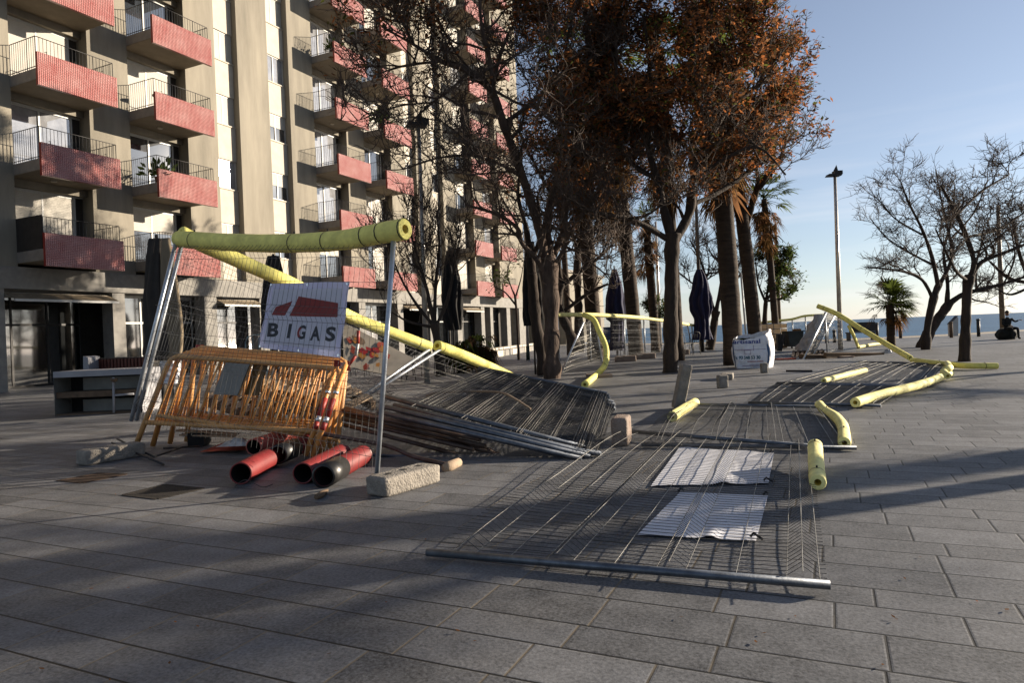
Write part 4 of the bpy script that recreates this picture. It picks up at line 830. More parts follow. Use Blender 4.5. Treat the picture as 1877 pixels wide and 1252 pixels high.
# nearest tree: bare towards the building, leafy towards the sea
d1 = 17.8
LB1 = blob(D(1170, 120, 18.5), 4.3, 3.5, 3.8, .5, 3, -.10); LB1b = blob(D(700, 60, 17.3), 2.4, 2.2, 1.9, .6, 6, -.06, 1.1)
make_tree('nearest big tree, pale twisted trunk right behind the heap, branches bare towards the building', px_line([(1012, 697, -.3, .26), (1012, 660, -.3, .215), (1011, 600, 0, .195), (1009, 540, 0, .20), (1006, 495, 0, .25), (1004, 468, 0, .27)], d1),
    [px_line(p, d1) for p in (
        [(1000, 500, -.1, .12), (981, 471, -.3, .085), (957, 446, -.6, .075), (949, 419, -.8, .07), (921, 398, -1.0, .06), (895, 387, -1.2, .05), (855, 376, -1.4, .035)],
        [(1000, 475, 0, .17), (985, 408, .1, .15), (957, 321, 0, .14), (924, 229, -.3, .13), (899, 163, -.5, .12), (858, 130, -.7, .095), (810, 112, -.9, .07), (760, 82, -1.0, .05), (700, 48, -1.2, .03)],
        [(903, 170, -.5, .09), (899, 115, -.4, .075), (884, 55, -.3, .06), (880, -10, -.2, .05), (890, -60, 0, .03)],
        [(924, 226, -.3, .09), (975, 188, 0, .08), (1034, 138, .3, .07), (1103, 96, .6, .05), (1160, 60, .8, .03)],
        [(1008, 470, .1, .17), (1003, 403, .4, .13), (1022, 334, .7, .115), (1066, 284, 1.0, .10), (1112, 252, 1.3, .08), (1170, 215, 1.6, .05)],
        [(1060, 290, 1.0, .07), (1085, 225, .9, .06), (1090, 150, .7, .05), (1075, 70, .5, .03)],
        [(1015, 468, .3, .13), (1034, 420, .8, .10), (1042, 370, 1.3, .08), (1075, 330, 1.9, .06), (1120, 310, 2.5, .04)],
        [(1020, 480, -.2, .08), (1040, 440, -.6, .06), (1031, 398, -1.0, .05), (1040, 340, -1.5, .035)],
        [(858, 131, -.7, .06), (830, 160, -1.1, .045), (790, 190, -1.5, .035), (740, 235, -1.9, .02)],
        [(958, 325, 0, .07), (915, 300, -.6, .055), (860, 285, -1.2, .04), (800, 290, -1.7, .03), (740, 310, -2.0, .02)],
        [(900, 168, -.5, .07), (920, 90, .4, .06), (950, 30, .9, .05), (985, -40, 1.4, .03)],
        [(1066, 284, 1.0, .07), (1120, 180, .6, .055), (1130, 90, .3, .045), (1120, 0, 0, .03)], [(1034, 138, .3, .05), (1040, 70, .8, .04), (1060, 0, 1.2, .03)], [(810, 112, -.9, .045), (740, 120, -.5, .035), (680, 140, -.2, .02)], [(760, 82, -1.0, .04), (720, 20, -.6, .03), (650, -10, -.3, .02)], [(975, 188, 0, .05), (1010, 220, -.7, .04), (1060, 230, -1.3, .03)])],
    11, lambda p: max(LB1(p), LB1b(p) * .4), (13, .145), (4, 5, 3, 1.3), 'bark', (12, 1.3), 4, 4, crookd=.3, lk=.78, extra=3, thin=1.15)
# second tree with the rust crown
d2 = 17.9
LB2 = blob(D(1290, 165, 18.4), 3.5, 3.0, 3.5, .4, 9, -.18); LB2b = blob(D(1430, 185, 19.5), 2.0, 2.4, 2.5, .45, 4, -.16, 1.0); LB2c = blob(D(1210, 60, 18), 3.0, 3.0, 2.4, .4, 2, -.2)
make_tree('second big tree, straight dark trunk under the dense rust brown crown', px_line([(1228, 693, 0, .24), (1229, 660, 0, .20), (1230, 560, 0, .185), (1231, 470, 0, .18), (1234, 428, 0, .22)], d2),
    [px_line(p, d2) for p in (
        [(1232, 440, 0, .14), (1216, 380, .2, .12), (1205, 330, .3, .11), (1190, 275, .4, .095), (1182, 200, .3, .08), (1190, 120, .2, .06), (1180, 30, 0, .04)],
        [(1238, 440, 0, .16), (1264, 388, .2, .14), (1270, 330, .1, .125), (1290, 270, 0, .11), (1330, 200, -.2, .085), (1360, 115, -.4, .06), (1370, 40, -.6, .035)],
        [(1268, 375, .2, .08), (1320, 350, .7, .07), (1375, 310, 1.2, .06), (1415, 250, 1.6, .045), (1440, 180, 1.8, .03)],
        [(1226, 440, 0, .10), (1190, 418, -.3, .085), (1150, 400, -.6, .07), (1105, 392, -.9, .055), (1060, 380, -1.2, .035)],
        [(1290, 270, 0, .08), (1280, 190, .5, .07), (1270, 100, .9, .06), (1280, 10, 1.2, .035)],
        [(1330, 200, -.2, .07), (1400, 150, .3, .055), (1450, 110, .8, .04)],
        [(1205, 330, .3, .07), (1150, 290, .9, .06), (1110, 230, 1.4, .045), (1090, 160, 1.8, .03)],
        [(1272, 330, .1, .06), (1330, 290, -.7, .05), (1390, 270, -1.3, .04), (1440, 320, -1.8, .025)])],
    23, lambda p: max(LB2(p), LB2b(p) * .9, LB2c(p)), (9, .15), (5, 4.5, 3.4, 1.3), 'bark_dk', (12, 1.3), 6, 5, crookd=.24, lk=.85, extra=2, exl=(1.2, 1.9))
# tree at the right of the crown, trunk behind the palms
LB3 = blob(D(1440, 180, 20.8), 1.7, 2.2, 2.8, .4, 5, -.15, 1.0)
make_tree('leafy tree whose rust and green crown ends the group towards the lamp post', px_line([(1390, 655, 0, .14), (1382, 590, 0, .12), (1371, 500, 0, .11), (1366, 430, -.4, .11), (1378, 375, -1.2, .11), (1392, 335, -1.8, .11)], 24),
    [px_line(p, 20.8) for p in ([(1392, 340, 1.4, .09), (1415, 300, .3, .07), (1425, 210, .3, .055), (1440, 110, .4, .03)], [(1392, 345, 1.4, .08), (1425, 300, .5, .06), (1445, 240, .8, .045), (1452, 170, .9, .03)], [(1392, 340, 1.4, .07), (1385, 290, -.4, .05), (1390, 200, -.6, .04), (1400, 120, -.8, .025)])],
    31, LB3, (26, .13), (4, 4, 2, 3), 'bark_dk', (12, .8), 5, 4, tw_len=.3)
# brown leaved tree farther back, filling the middle between the first two
LB4 = blob(D(1075, 285, 28.5), 4.6, 3.6, 3.6, .5, 13, -.12, .8)
make_tree('brown leaved tree farther back among the palms, its twiggy crown filling the middle', px_line([(1062, 645, 0, .2), (1060, 560, 0, .17), (1058, 500, 0, .165), (1060, 450, 0, .17)], 28.5),
    [px_line(p, 28.5) for p in ([(1060, 455, 0, .12), (1030, 390, -.4, .10), (990, 320, -.8, .07), (950, 240, -1.2, .04)], [(1060, 455, 0, .13), (1070, 370, .4, .11), (1060, 270, .8, .08), (1050, 170, 1.2, .04)], [(1062, 455, 0, .12), (1110, 390, -.3, .09), (1150, 310, -.8, .065), (1190, 230, -1.2, .04)], [(1065, 370, .3, .07), (1110, 280, .9, .05), (1130, 190, 1.4, .03)], [(1020, 370, -.4, .06), (960, 360, .2, .05), (920, 330, .6, .03)])],
    37, LB4, (7.5, .17), (4, 5, 3, 1.4), 'bark_dk', (12, 1.6), 5, 4, crookd=.28, tw_len=.55, extra=2, lk=.8)
# bare trees
def bare(label, tr, lb, d, seed, name='bare_tree', bark='bark_dk', **k): make_tree(label, px_line(tr, d), [px_line(p, d) for p in lb], seed, None, bark=bark, name=name, group='bare trees near the sea', **k)
bare('bare tree with a straight trunk before the small palm, left of the slim dark trunk', [(1696, 655, 0, .165), (1700, 600, 0, .135), (1712, 545, .1, .125), (1722, 520, .2, .13)],
     [[(1712, 552, .1, .09), (1692, 515, -.2, .08), (1665, 500, -.5, .065), (1625, 493, -.9, .05), (1585, 490, -1.2, .03)], [(1720, 525, .1, .11), (1708, 470, 0, .085), (1690, 420, -.2, .065), (1665, 370, -.4, .045), (1650, 330, -.6, .025)],
      [(1722, 522, .2, .11), (1745, 470, .4, .085), (1735, 410, .5, .06), (1722, 350, .6, .04), (1715, 310, .7, .02)], [(1720, 490, .1, .06), (1680, 470, .8, .05), (1630, 440, 1.4, .035), (1595, 400, 1.8, .02)], [(1690, 430, -.2, .05), (1640, 400, -.3, .035), (1610, 365, -.4, .02)], [(1740, 440, .4, .05), (1785, 390, .8, .04), (1810, 330, 1.1, .025)]], 24.5, 41, side=(11, 1.15), subs=6, twigs=6, thin=1.0, up=.03, tw_len=.4, lk=.75)
bare('bare tree leaning to the right, its foot beside the straight trunked one', [(1690, 642, 0, .24), (1705, 605, 0, .185), (1730, 570, .1, .165), (1742, 552, .1, .16)],
     [[(1738, 558, .1, .15), (1765, 540, .2, .13), (1800, 530, .3, .10), (1840, 520, .4, .08), (1900, 500, .5, .04)], [(1735, 565, .1, .13), (1737, 520, .2, .10), (1730, 460, .3, .075), (1745, 400, .4, .05), (1750, 340, .4, .025)], [(1790, 534, .3, .07), (1790, 480, .4, .055), (1810, 420, .5, .035)], [(1840, 520, .4, .05), (1860, 470, .3, .04), (1850, 410, .2, .025)]], 26.5, 43, side=(10, 1.2), subs=6, twigs=6, thin=1.0, up=.03, tw_len=.4, lk=.75)
bare('bare tree with a slim dark trunk beside the far end of the lying yellow tube', [(1768, 664, 0, .145), (1770, 600, 0, .12), (1773, 530, 0, .11), (1778, 505, 0, .12)],
     [[(1776, 512, 0, .10), (1785, 480, 0, .085), (1770, 430, -.1, .08), (1752, 390, -.3, .06), (1725, 340, -.5, .035)], [(1780, 508, 0, .09), (1800, 480, .1, .07), (1850, 460, .2, .05), (1920, 430, .3, .03)], [(1775, 515, 0, .06), (1755, 500, -.6, .05), (1738, 470, -1.0, .04), (1715, 420, -1.4, .02)], [(1752, 395, -.3, .05), (1800, 350, .3, .04), (1850, 320, .7, .02)], [(1770, 435, -.1, .05), (1830, 420, .8, .04), (1890, 380, 1.3, .02)]], 17.5, 47, side=(10, 1.0), subs=6, twigs=6, up=.03, tw_len=.35, lk=.75)
bare('bare tree filling the right edge behind the pole and the seated figure', [(1905, 640, 0, .2), (1900, 560, 0, .16), (1895, 520, 0, .15)],
     [[(1895, 525, 0, .09), (1870, 470, 0, .07), (1855, 400, 0, .04)], [(1897, 520, 0, .09), (1850, 510, .3, .07), (1815, 480, .5, .04)], [(1895, 520, 0, .08), (1900, 450, 0, .06), (1890, 370, 0, .03)], [(1880, 530, 0, .06), (1850, 540, -.3, .04), (1820, 525, -.5, .02)]], 28, 53, side=(10, 1.2), subs=6, twigs=6, thin=1.0, up=.03)
bare('bare tree behind the hanging navy parasol, forking low', [(1300, 642, 0, .26), (1308, 600, 0, .2), (1312, 570, 0, .18)],
     [[(1310, 580, 0, .10), (1298, 530, 0, .08), (1285, 480, 0, .055), (1265, 440, 0, .03)], [(1312, 572, 0, .11), (1322, 520, 0, .08), (1325, 460, 0, .05), (1320, 420, 0, .03)], [(1300, 540, 0, .06), (1270, 520, -.3, .05), (1245, 500, -.5, .03)], [(1318, 550, 0, .07), (1345, 510, .4, .05), (1360, 470, .6, .03)]], 33, 59, side=(10, 1.8), subs=7, twigs=6, thin=1.3)
bare('bare leaning tree behind the leaning fence panel left of the thick palm', [(1058, 645, 0, .24), (1040, 600, 0, .2), (1022, 560, 0, .17), (1030, 520, 0, .15)],
     [[(1030, 525, 0, .11), (1060, 500, 0, .09), (1100, 470, 0, .06), (1130, 440, 0, .03)], [(1030, 525, 0, .1), (1025, 480, 0, .08), (1040, 440, 0, .05)], [(1035, 570, 0, .08), (1075, 540, 0, .07), (1115, 520, 0, .04)]], 27, 61, side=(9, 1.6), subs=5, twigs=4, thin=1.2)
bare('dark trunk leaning just left of the nearest tree, a parasol hanging by it', [(996, 687, 0, .17), (991, 640, 0, .16), (982, 590, 0, .165), (977, 530, 0, .15), (972, 470, .1, .12)],
     [[(972, 475, .1, .09), (965, 420, .2, .07), (950, 360, .3, .05), (955, 300, .4, .03)], [(974, 480, .1, .08), (990, 430, .4, .06), (985, 360, .7, .04)]], 18.9, 67, side=(6, 1.2), subs=4, twigs=3)
bare('leafless bush like tree in front of the far shop pillars, its many twigs fanning upward', [(808, 690, 0, .13), (803, 640, 0, .11), (796, 592, 0, .11)],
     [[(796, 596, 0, .06), (785, 540, 0, .045), (765, 470, 0, .03), (745, 400, 0, .015)], [(797, 595, 0, .06), (798, 530, 0, .045), (805, 450, 0, .03), (800, 385, 0, .015)], [(796, 598, 0, .05), (765, 560, 0, .04), (735, 510, 0, .025), (712, 450, 0, .012)], [(799, 598, 0, .05), (820, 550, 0, .04), (835, 480, 0, .025), (845, 420, 0, .012)], [(797, 600, .1, .05), (780, 520, .6, .035), (775, 430, .8, .02)], [(796, 600, 0, .04), (750, 590, 0, .03), (715, 570, 0, .015)]], 17.6, 71, side=(12, 1.1), subs=6, twigs=5, up=.22, crookd=.13)
# leafy little trees
def leafy(label, tr, lb, d, seed, bl, n=26, size=.13, name='evergreen_tree', **k): make_tree(label, px_line(tr, d), [px_line(p, d) for p in lb], seed, bl, (n, size), (5, 3, .4, .2), 'bark_dk', (10, 1.0), 5, 4, name, group=None, leafm=('l_bush', 'l_palm_dk', 'l_green', 'l_brown'), **k)
leafy('round topped evergreen tree right of the thick palms, above the liquid tank', [(1401, 625, 0, .13), (1402, 580, 0, .12), (1404, 550, 0, .11)], [[(1404, 555, 0, .08), (1390, 520, 0, .05), (1385, 480, 0, .03)], [(1404, 552, 0, .08), (1425, 520, 0, .06), (1440, 480, 0, .03)], [(1404, 552, 0, .07), (1440, 545, 0, .05), (1462, 520, 0, .03)], [(1404, 550, 0, .07), (1412, 500, 0, .05), (1415, 465, 0, .03)]], 34, 73, blob(D(1422, 525, 34), 1.55, 1.6, 2.05, .3, 2, -.25, 1.1), 40, .17)
leafy('small green bush between the third palm and the second big tree', [(1200, 640, 0, .07), (1200, 590, 0, .06)], [[(1200, 595, 0, .05), (1190, 565, 0, .03)], [(1200, 595, 0, .05), (1212, 570, 0, .03)], [(1200, 595, 0, .05), (1200, 555, 0, .03)]], 34, 79, blob(D(1200, 580, 34), .8, .8, 1.0, .3, 2, -.35, 1.1), 40, .16)
leafy('sparse green leaved sapling before the far end of the apartment block', [(951, 660, 0, .05), (948, 590, 0, .045), (944, 540, 0, .04)], [[(946, 560, 0, .035), (925, 535, 0, .025), (905, 525, 0, .015)], [(945, 545, 0, .03), (955, 510, 0, .02), (960, 480, 0, .01)], [(945, 545, 0, .03), (930, 505, 0, .02), (935, 480, 0, .01)]], 24, 83, blob(D(938, 520, 24), .95, .8, .85, .4, 2, -.1, 1.3), 24, .13)

# ------------------------------------------------------------------ palms
def frond(q, base, d, L, mi, r_, droop=.5, pet=.45, blades=15, spread=1.15):
    d = V(d).normalized(); p = V(base); pts = [p]; dd = d.copy()
    for _ in range(5): dd = (dd + V((0, 0, -droop * .12))).normalized(); pts.append(pts[-1] + dd * (L * pet / 5))
    q.tube(pts, [.022, .02, .016, .014, .012, .01], 3, mi, cap=False); c = pts[-1]; s = dd.cross(UP); s = s.normalized() if s.length > .05 else V((1, 0, 0)); n_ = s.cross(dd)
    for k in range(blades):
        a = (k / (blades - 1) - .5) * 2 * spread; bd_ = (dd * math.cos(a) + s * math.sin(a) + n_ * r_.gauss(.05, .08)).normalized(); bl = L * (1 - pet) * r_.uniform(.75, 1.1) * (1 - .15 * abs(a)); w = bd_.cross(n_).normalized() * (bl * .045)
        m1 = c + bd_ * bl * .55; tip = c + bd_ * bl + V((0, 0, -droop * bl * .35)) + V((r_.gauss(0, .03), r_.gauss(0, .03), 0)); kk = len(q.v)
        q.v += [tuple(c), tuple(m1 + w), tuple(tip), tuple(m1 - w)]; q.face((kk, kk + 1, kk + 2, kk + 3), mi)
def palm(label, base, h, r, seed, crownL=1.6, green=24, dead=34, lean=(0, 0), skirt=1.2, thickcrown=True, group='fan palms on the plaza', taper=.8):
    r_ = random.Random(seed); base = V(base); root = thing('palm_tree', label, 'palm', base, group); q = MB(); top = base + V((lean[0], lean[1], h)); pts = [base.lerp(top, t) + V((lean[0], lean[1], 0)) * (t * t - t) * .4 for t in [i / 26 for i in range(27)]]
    q.tube(pts, [r * (1.12 if i == 0 else 1) * (1 - (1 - taper) * i / 26) * (1 + .035 * (i % 2) + .08 * noise.noise(V((i * .6, seed, 0)))) for i in range(27)], 16); part('trunk', q, M['palmbark'], root)
    q = MB()
    for k in range(green):
        a = r_.uniform(0, 6.28); e = r_.uniform(-.25, 1.35); frond(q, top + UP * r_.uniform(-.15, .2), V((math.cos(a) * math.cos(e), math.sin(a) * math.cos(e), math.sin(e))) + WIND * .35, crownL * r_.uniform(.8, 1.15), r_.choice((0, 0, 1)), r_, .55)
    part('crown', q, [M['l_palm'], M['l_palm_dk']], root); q = MB()
    for k in range(dead):
        a = r_.uniform(0, 6.28); e = r_.uniform(-1.5, -.35); z = r_.uniform(-skirt, .1); frond(q, top + UP * z + V((math.cos(a), math.sin(a), 0)) * r * .8, V((math.cos(a) * math.cos(e), math.sin(a) * math.cos(e), math.sin(e))), crownL * r_.uniform(.6, .95), r_.choice((0, 0, 1)), r_, .9)
    part('dead_skirt', q, [M['l_dead'], M['l_brown']], root); return root
def atz(x, y, d): p = D(x, y, d); p.z = 0; return p
palm('thick palm trunk left of the navy cone parasol, skirt of dead fronds above', atz(1092, 650, 28), 12.6, .31, 1, 1.9, lean=(-.5, -.25), skirt=6.5, dead=110)
palm('palm trunk right of the navy cone parasol, leaning a little', atz(1167, 650, 27), 12.2, .285, 2, 1.9, lean=(-.75, -.35), skirt=6.3, dead=110)
palm('slender palm whose ragged skirt hangs low, behind the green bush', atz(1202, 640, 33), 6.4, .22, 3, 1.3, 16, 40, lean=(-.2, -.1), skirt=2.0)
palm('rough palm trunk half hidden right behind the second big tree', atz(1243, 655, 24), 10.8, .22, 4, 1.7, lean=(-.2, -.1), skirt=4.5, dead=70)
palm('thickest palm trunk, standing just left of the white bulk bag', atz(1346, 668, 20.2), 10.6, .285, 5, 1.8, lean=(-.3, -.15), skirt=4.9, dead=80)
palm('dark palm trunk directly behind the bulk bag, leaning left', atz(1388, 650, 23), 10.4, .23, 6, 1.7, lean=(-.8, -.4), skirt=4.6, dead=80)
palm('palm with green fronds showing past the right of the rust crown', atz(1424, 630, 33), 7.2, .17, 7, 1.6, 24, 30, lean=(-.3, -.12), skirt=1.6)
palm('short stocky palm with a green crown near the beach, before the sea', G(1634, 634), 1.75, .17, 8, 1.25, 70, 12, skirt=.3, group=None, taper=.9)
palm('thin far palm trunk between the bare leaning tree and the thick palm', atz(1045, 640, 34), 9.5, .16, 9, 1.4, 14, 24, lean=(-.2, -.1))

# ------------------------------------------------------------------ lamp posts and poles
def lamp(label, base, h, lean, r=.075, head=True, mt='pole', yaw=0.0, group='lamp posts', foot=None):
    base = V(base); root = thing('lamp_post', label, 'lamp post', base, group); top = base + V((0, 0, h)) + RT * lean; q = MB(); q.tube([base, base.lerp(top, .5), top], [r, r * .85, r * .62], 12); part('pole', q, M[mt], root)
    if foot: q = MB(); q.tube([base, base.lerp(top, foot)], r * 1.25, 10); part('painted_foot', q, M['potgreen'], root)
    if head:
        x = (RT * math.cos(yaw) + FW * math.sin(yaw)); y = V((-x.y, x.x, 0)); q = MB(); q.box(top + x * -.04 + UP * .05, x * .27, y * .15, UP * .045 + x * .03); q.box(top + x * .1 + UP * .15, x * .16, y * .13, UP * .065); part('lamp_head', q, M['dark'], root)
        q = MB(); k = top + UP * .23 + x * .05; q.poly([k - x * .1 - y * .02, k + x * .08 - y * .02, k + x * .03 + UP * .24]); q.poly([k - x * .1 + y * .02, k + x * .08 + y * .02, k + x * .03 + UP * .24]); part('fin', q, M['dark'], root)
    return root
lamp('tall lamp post alone against the sky, dark angular head', G(1541, 641), 6.95, .06, .095)
t_ = lamp('steel lamp post rising behind the pale tube before the leafless bush', atz(783, 700, 18.0), 6.75, .05, .08, True, yaw=.35)
lamp('slender post with a green painted foot left of the nearest tree', G(968, 660), 6.6, .1, .07, False, 'pole', foot=.09, group=None)
lamp('thin far pole standing in front of the evergreen tree', atz(1430, 625, 44), 7.6, .02, .13, False, 'polebrown', group=None)
lamp('pale pole before the sea next to the seated figure', G(1838, 607), 8.3, .02, .16, False, 'polebrown', group=None)
lamp('thin pole seen between the slender palm and the second big tree', atz(1211, 640, 40), 7.4, .02, .10, False, 'pole', group=None)
lamp('thin wooden mast above the navy parasol that bulges in the middle', atz(1287, 640, 32), 7.2, .0, .11, False, 'polebrown', group=None)
q = MB(); q.tube([D(1358, 500, 22), D(1368, 624, 21.6)], .03, 8); solo('white_pole', q, M['frame'], 'thin white pole leaning between the two thick palm trunks', 'pole')

# ------------------------------------------------------------------ fence row in the distance
row = [(1022, 577, 22.5), (1080, 577, 23.5), (1143, 580, 25), (1180, 583, 26.5), (1244, 592, 29), (1268, 596, 31), (1300, 600, 33)]
for k in range(len(row) - 1):
    (x0, y0, d0_), (x1, y1, dd1) = row[k], row[k + 1]; a1, b1 = D(x0, y0, d0_), D(x1, y1, dd1); a0, b0 = a1.copy(), b1.copy(); a0.z = .08; b0.z = .08
    if k == 4: a1 = a1 - RT * .3; b1 = b1 - RT * .2
    fence('upright fence panel in the distant row under the pale tube, before the navy parasols', a0, a1, b0, b1, .02, 26, group='standing fence panels in the distance', seed=60 + k, pm='galv_light', nsm=6, wr=.0025, pr=.028, lw='wire')
    if k in (1, 2, 3): cblock('rough concrete foot under the distant standing fence', b0 + UP * .02, RT * .38, FW * .15, UP * .11, 'conc_red', False, 70 + k, group='concrete feet of the distant fence')
foam('pale tube capping the distant fence right of the nearest tree', [D(x, y, d) for x, y, d in row[:4]], .072, (.3, .6), mt='foam_pale')
foam('thin pale tube farther along the distant fence, right of the second big tree', [D(x, y, d) for x, y, d in row[3:]], .06, (), mt='foam_pale')
fence('fence panel leaning in a slant just right of the nearest tree, below the curling tube', D(1026, 690, 17.6), D(1070, 590, 17.8), D(1104, 664, 18.6), D(1090, 584, 19.0), .04, 34, seed=90, pm='galv_light', nsm=8, wr=.003, pr=.026)
foam('curling yellow tube hanging from the distant fence down to the paving', [D(1070, 577, 18.4), D(1088, 586, 18.2), D(1098, 607, 18), D(1110, 635, 17.8), D(1111, 660, 17.6), D(1106, 674, 17.3), D(1090, 690, 17), G(1072, 705, .08)], .075, (.55, .7))
q = MB(); q.box(D(1098, 690, 17.3), RT * .3, FW * .3, UP * .06); solo('brick_stack', q, M['conc_red'], 'low stack of reddish bricks under the curling tube', 'bricks')
rowb = [(1392, 592, 36), (1425, 588, 36), (1452, 585, 36), (1476, 579, 36), (1511, 577, 36)]
for k in range(4):
    (x0, y0, d0_), (x1, y1, dd1) = rowb[k], rowb[k + 1]; a1, b1 = D(x0, y0, d0_), D(x1, y1, dd1); a0, b0 = a1.copy(), b1.copy(); a0.z = b0.z = .0
    fence('upright fence panel under the thin yellow tube behind the grey dumpster', a0, a1, b0, b1, .02, 16, group='standing fence panels behind the dumpster', seed=95 + k, pm='galv_light', nsm=4, wr=.003, pr=.03)
foam('thin yellow tube along the fence behind the grey dumpster', [D(x, y, d) for x, y, d in rowb], .06, ())
fence('fence panel tipped up under the leaning tube, left of the lamp post', D(1470, 664, 21.5), D(1515, 572, 23), D(1488, 655, 23.5), D(1532, 575, 24.5), .04, 30, seed=99, pm='galv_light', nsm=6, wr=.003, pr=.03)
fence('second tipped fence panel crossing in front of the plastic wrap', D(1517, 652, 23), D(1512, 572, 23), D(1545, 640, 26), D(1540, 585, 26), .03, 24, seed=98, pm='galv_light', nsm=6, wr=.003, pr=.03)

# ------------------------------------------------------------------ white bulk bag with printed front
root = thing('bulk_bag', 'big white woven bulk bag printed with a phone number, standing before the palms', 'bulk bag', G(1393, 675)); bc = G(1393, 675) + FW * .45; bx = (RT * math.cos(.42) + FW * math.sin(.42)).normalized() ; bx = (RT * math.cos(.48) - FW * math.sin(.48)).normalized(); by = V((-bx.y, bx.x, 0)); HB = .92
def bagw(z): return .45 + .055 * math.sin(min(1, z / HB) * math.pi) ** .8
def bagpt(a, z, o=0):
    ca, sa = math.cos(a), math.sin(a); n_ = 5.5; k = (abs(ca) ** n_ + abs(sa) ** n_) ** (-1 / n_); w = bagw(z) + o + .035 * noise.noise(V((ca * 3, sa * 3, z * 4))) + .022 * noise.noise(V((ca * 8, sa * 8, z * 6))); return bc + bx * (k * ca * w) + by * (k * sa * w) + UP * z
def rim(a): return HB * (.95 + .08 * noise.noise(V((math.cos(a) * 1.5, math.sin(a) * 1.5, 5))) + .16 * max(0, math.cos(a - .2)) - .10 * max(0, math.cos(a + 1.9)))
q = MB(); q.grid(lambda u, v: bagpt(u * 6.2832, v * rim(u * 6.2832)), 96, 30); q.grid(lambda u, v: bagpt(u * 6.2832, rim(u * 6.2832) - v * .2, -.02 - .05 * v), 96, 6); part('sack', q, M['bag'], root)
q = MB(); q.grid(lambda u, v: bc + (bagpt(u * 6.2832, HB * .84) - bc - UP * HB * .84) * (v * .93) + UP * (HB * .84 + .07 * noise.noise(V((u * 9, v * 4, 2))) ), 40, 10); part('fill', q, [M['l_palm_dk']], root)
def bagfront(x0, x1, z0, z1, o=.009):          # x along the front face -1..1
    def f(u, v):
        x, z = x0 + (x1 - x0) * u, z0 + (z1 - z0) * v; w = bagw(z); xx = x * w; n_ = 5.5; yy = (max(0, w ** n_ - abs(xx) ** n_)) ** (1 / n_)
        a = math.atan2(-yy, xx); return bagpt(a, z, o)
    return f
for txt, x0, x1, z0, z1, ink, bo in (('artisanal', -.84, .52, .665, .78, 'inkblue', .02), ('Tel.', -.82, -.66, .255, .345, 'inkteal', .02), ('93 548 53 30', -.60, .48, .25, .34, 'inkteal', .03), ('.....', -.2, .5, .185, .20, 'inkred', .0)):
    q = MB()
    if txt == '.....':
        for j in range(16): x = -.18 + j * .05; f = bagfront(x, x + .036, .175, .20); q.quad(f(0, 0), f(1, 0), f(1, 1), f(0, 1))
    else: put_text(q, txt, bagfront(x0, x1, z0, z1), 0, bo)
    part('printing', q, M[ink], root)
q = MB()
for (x0, x1, z0, z1) in ((-.8, .75, .505, .515), (-.7, .1, .485, .492), (.15, .17, .36, .62), (-.3, -.285, .38, .5), (-.3, 0, .38, .388), (0, .012, .38, .5), (-.3, 0, .492, .5), (-.1, .5, .10, .112), (-.5, .55, .065, .08)):
    f = bagfront(x0, x1, z0, z1); n_ = 10
    for j in range(n_): q.quad(f(j / n_, 0), f((j + 1) / n_, 0), f((j + 1) / n_, 1), f(j / n_, 1))
part('printing', q, M['inkpale'], root)
for a in (-math.pi / 4, -3 * math.pi / 4):
    q = MB(); n_ = 24; A = [bagpt(a - .045, j / n_ * HB * .93, .006) for j in range(n_ + 1)]; B = [bagpt(a + .045, j / n_ * HB * .93, .006) for j in range(n_ + 1)]
    for j in range(n_): q.quad(A[j], B[j], B[j + 1], A[j + 1])
    part('strap', q, M['bagblue'], root)
# tank, dumpster, wrapped goods, timber
c = atz(1412, 640, 32); root = thing('liquid_tank', 'cubic plastic liquid tank in a metal cage behind the bulk bag', 'tank', c); q = MB(); q.box(c + UP * .66, RT * .60, FW * .5, UP * .46); part('tank', q, M['ibc'], root); q = MB()
for k in range(5):
    x = -.61 + k * .305; q.tube([c + RT * x - FW * .52 + UP * .14, c + RT * x - FW * .52 + UP * 1.15], .014, 5); z = .2 + k * .235; q.tube([c - RT * .62 - FW * .52 + UP * z, c + RT * .62 - FW * .52 + UP * z], .014, 5); q.tube([c + RT * .62 - FW * .52 + UP * z, c + RT * .62 + FW * .5 + UP * z], .014, 5)
part('cage', q, M['galv'], root); q = MB(); q.box(c + UP * .07, RT * .6, FW * .5, UP * .06); part('pallet_base', q, M['wood_dk'], root)
c = atz(1454, 640, 31); root = thing('dumpster', 'low dark grey dumpster right of the liquid tank', 'dumpster', c); q = MB(); q.quad(*[c + RT * x + FW * -.35 + UP * z for x, z in ((-.28, .1), (.28, .1), (.36, .78), (-.36, .78))]); q.quad(*[c + RT * x + FW * .35 + UP * z for x, z in ((-.28, .1), (.28, .1), (.36, .78), (-.36, .78))])
for sx in (-1, 1): q.quad(c + RT * .28 * sx - FW * .35 + UP * .1, c + RT * .28 * sx + FW * .35 + UP * .1, c + RT * .36 * sx + FW * .35 + UP * .78, c + RT * .36 * sx - FW * .35 + UP * .78)
q.box(c + UP * .1, RT * .28, FW * .35, UP * .02); part('body', q, M['dumpster'], root); q = MB(); q.box(c - FW * .37 + UP * .76, RT * .39, FW * .02, UP * .025); q.box(c + UP * .7, RT * .34, FW * .33, UP * .02); part('rim', q, M['dumpster'], root)
for sx in (-1, 1): q = MB(); q.tube([c + RT * .2 * sx - FW * .3 + UP * .05, c + RT * (.2 * sx + .04) - FW * .3 + UP * .05], .05, 10); part('wheel', q, M['dark'], root)
q = MB(); q.box(D(1461, 607, 31.1), RT * .13, FW * .15, UP * .1); q.box(D(1461, 607, 31.1) + UP * .104 , RT * .11, FW * .05, UP * .004); solo('cardboard_box', q, M['cardboard'], 'orange brown cardboard box on the rim of the dumpster', 'box')
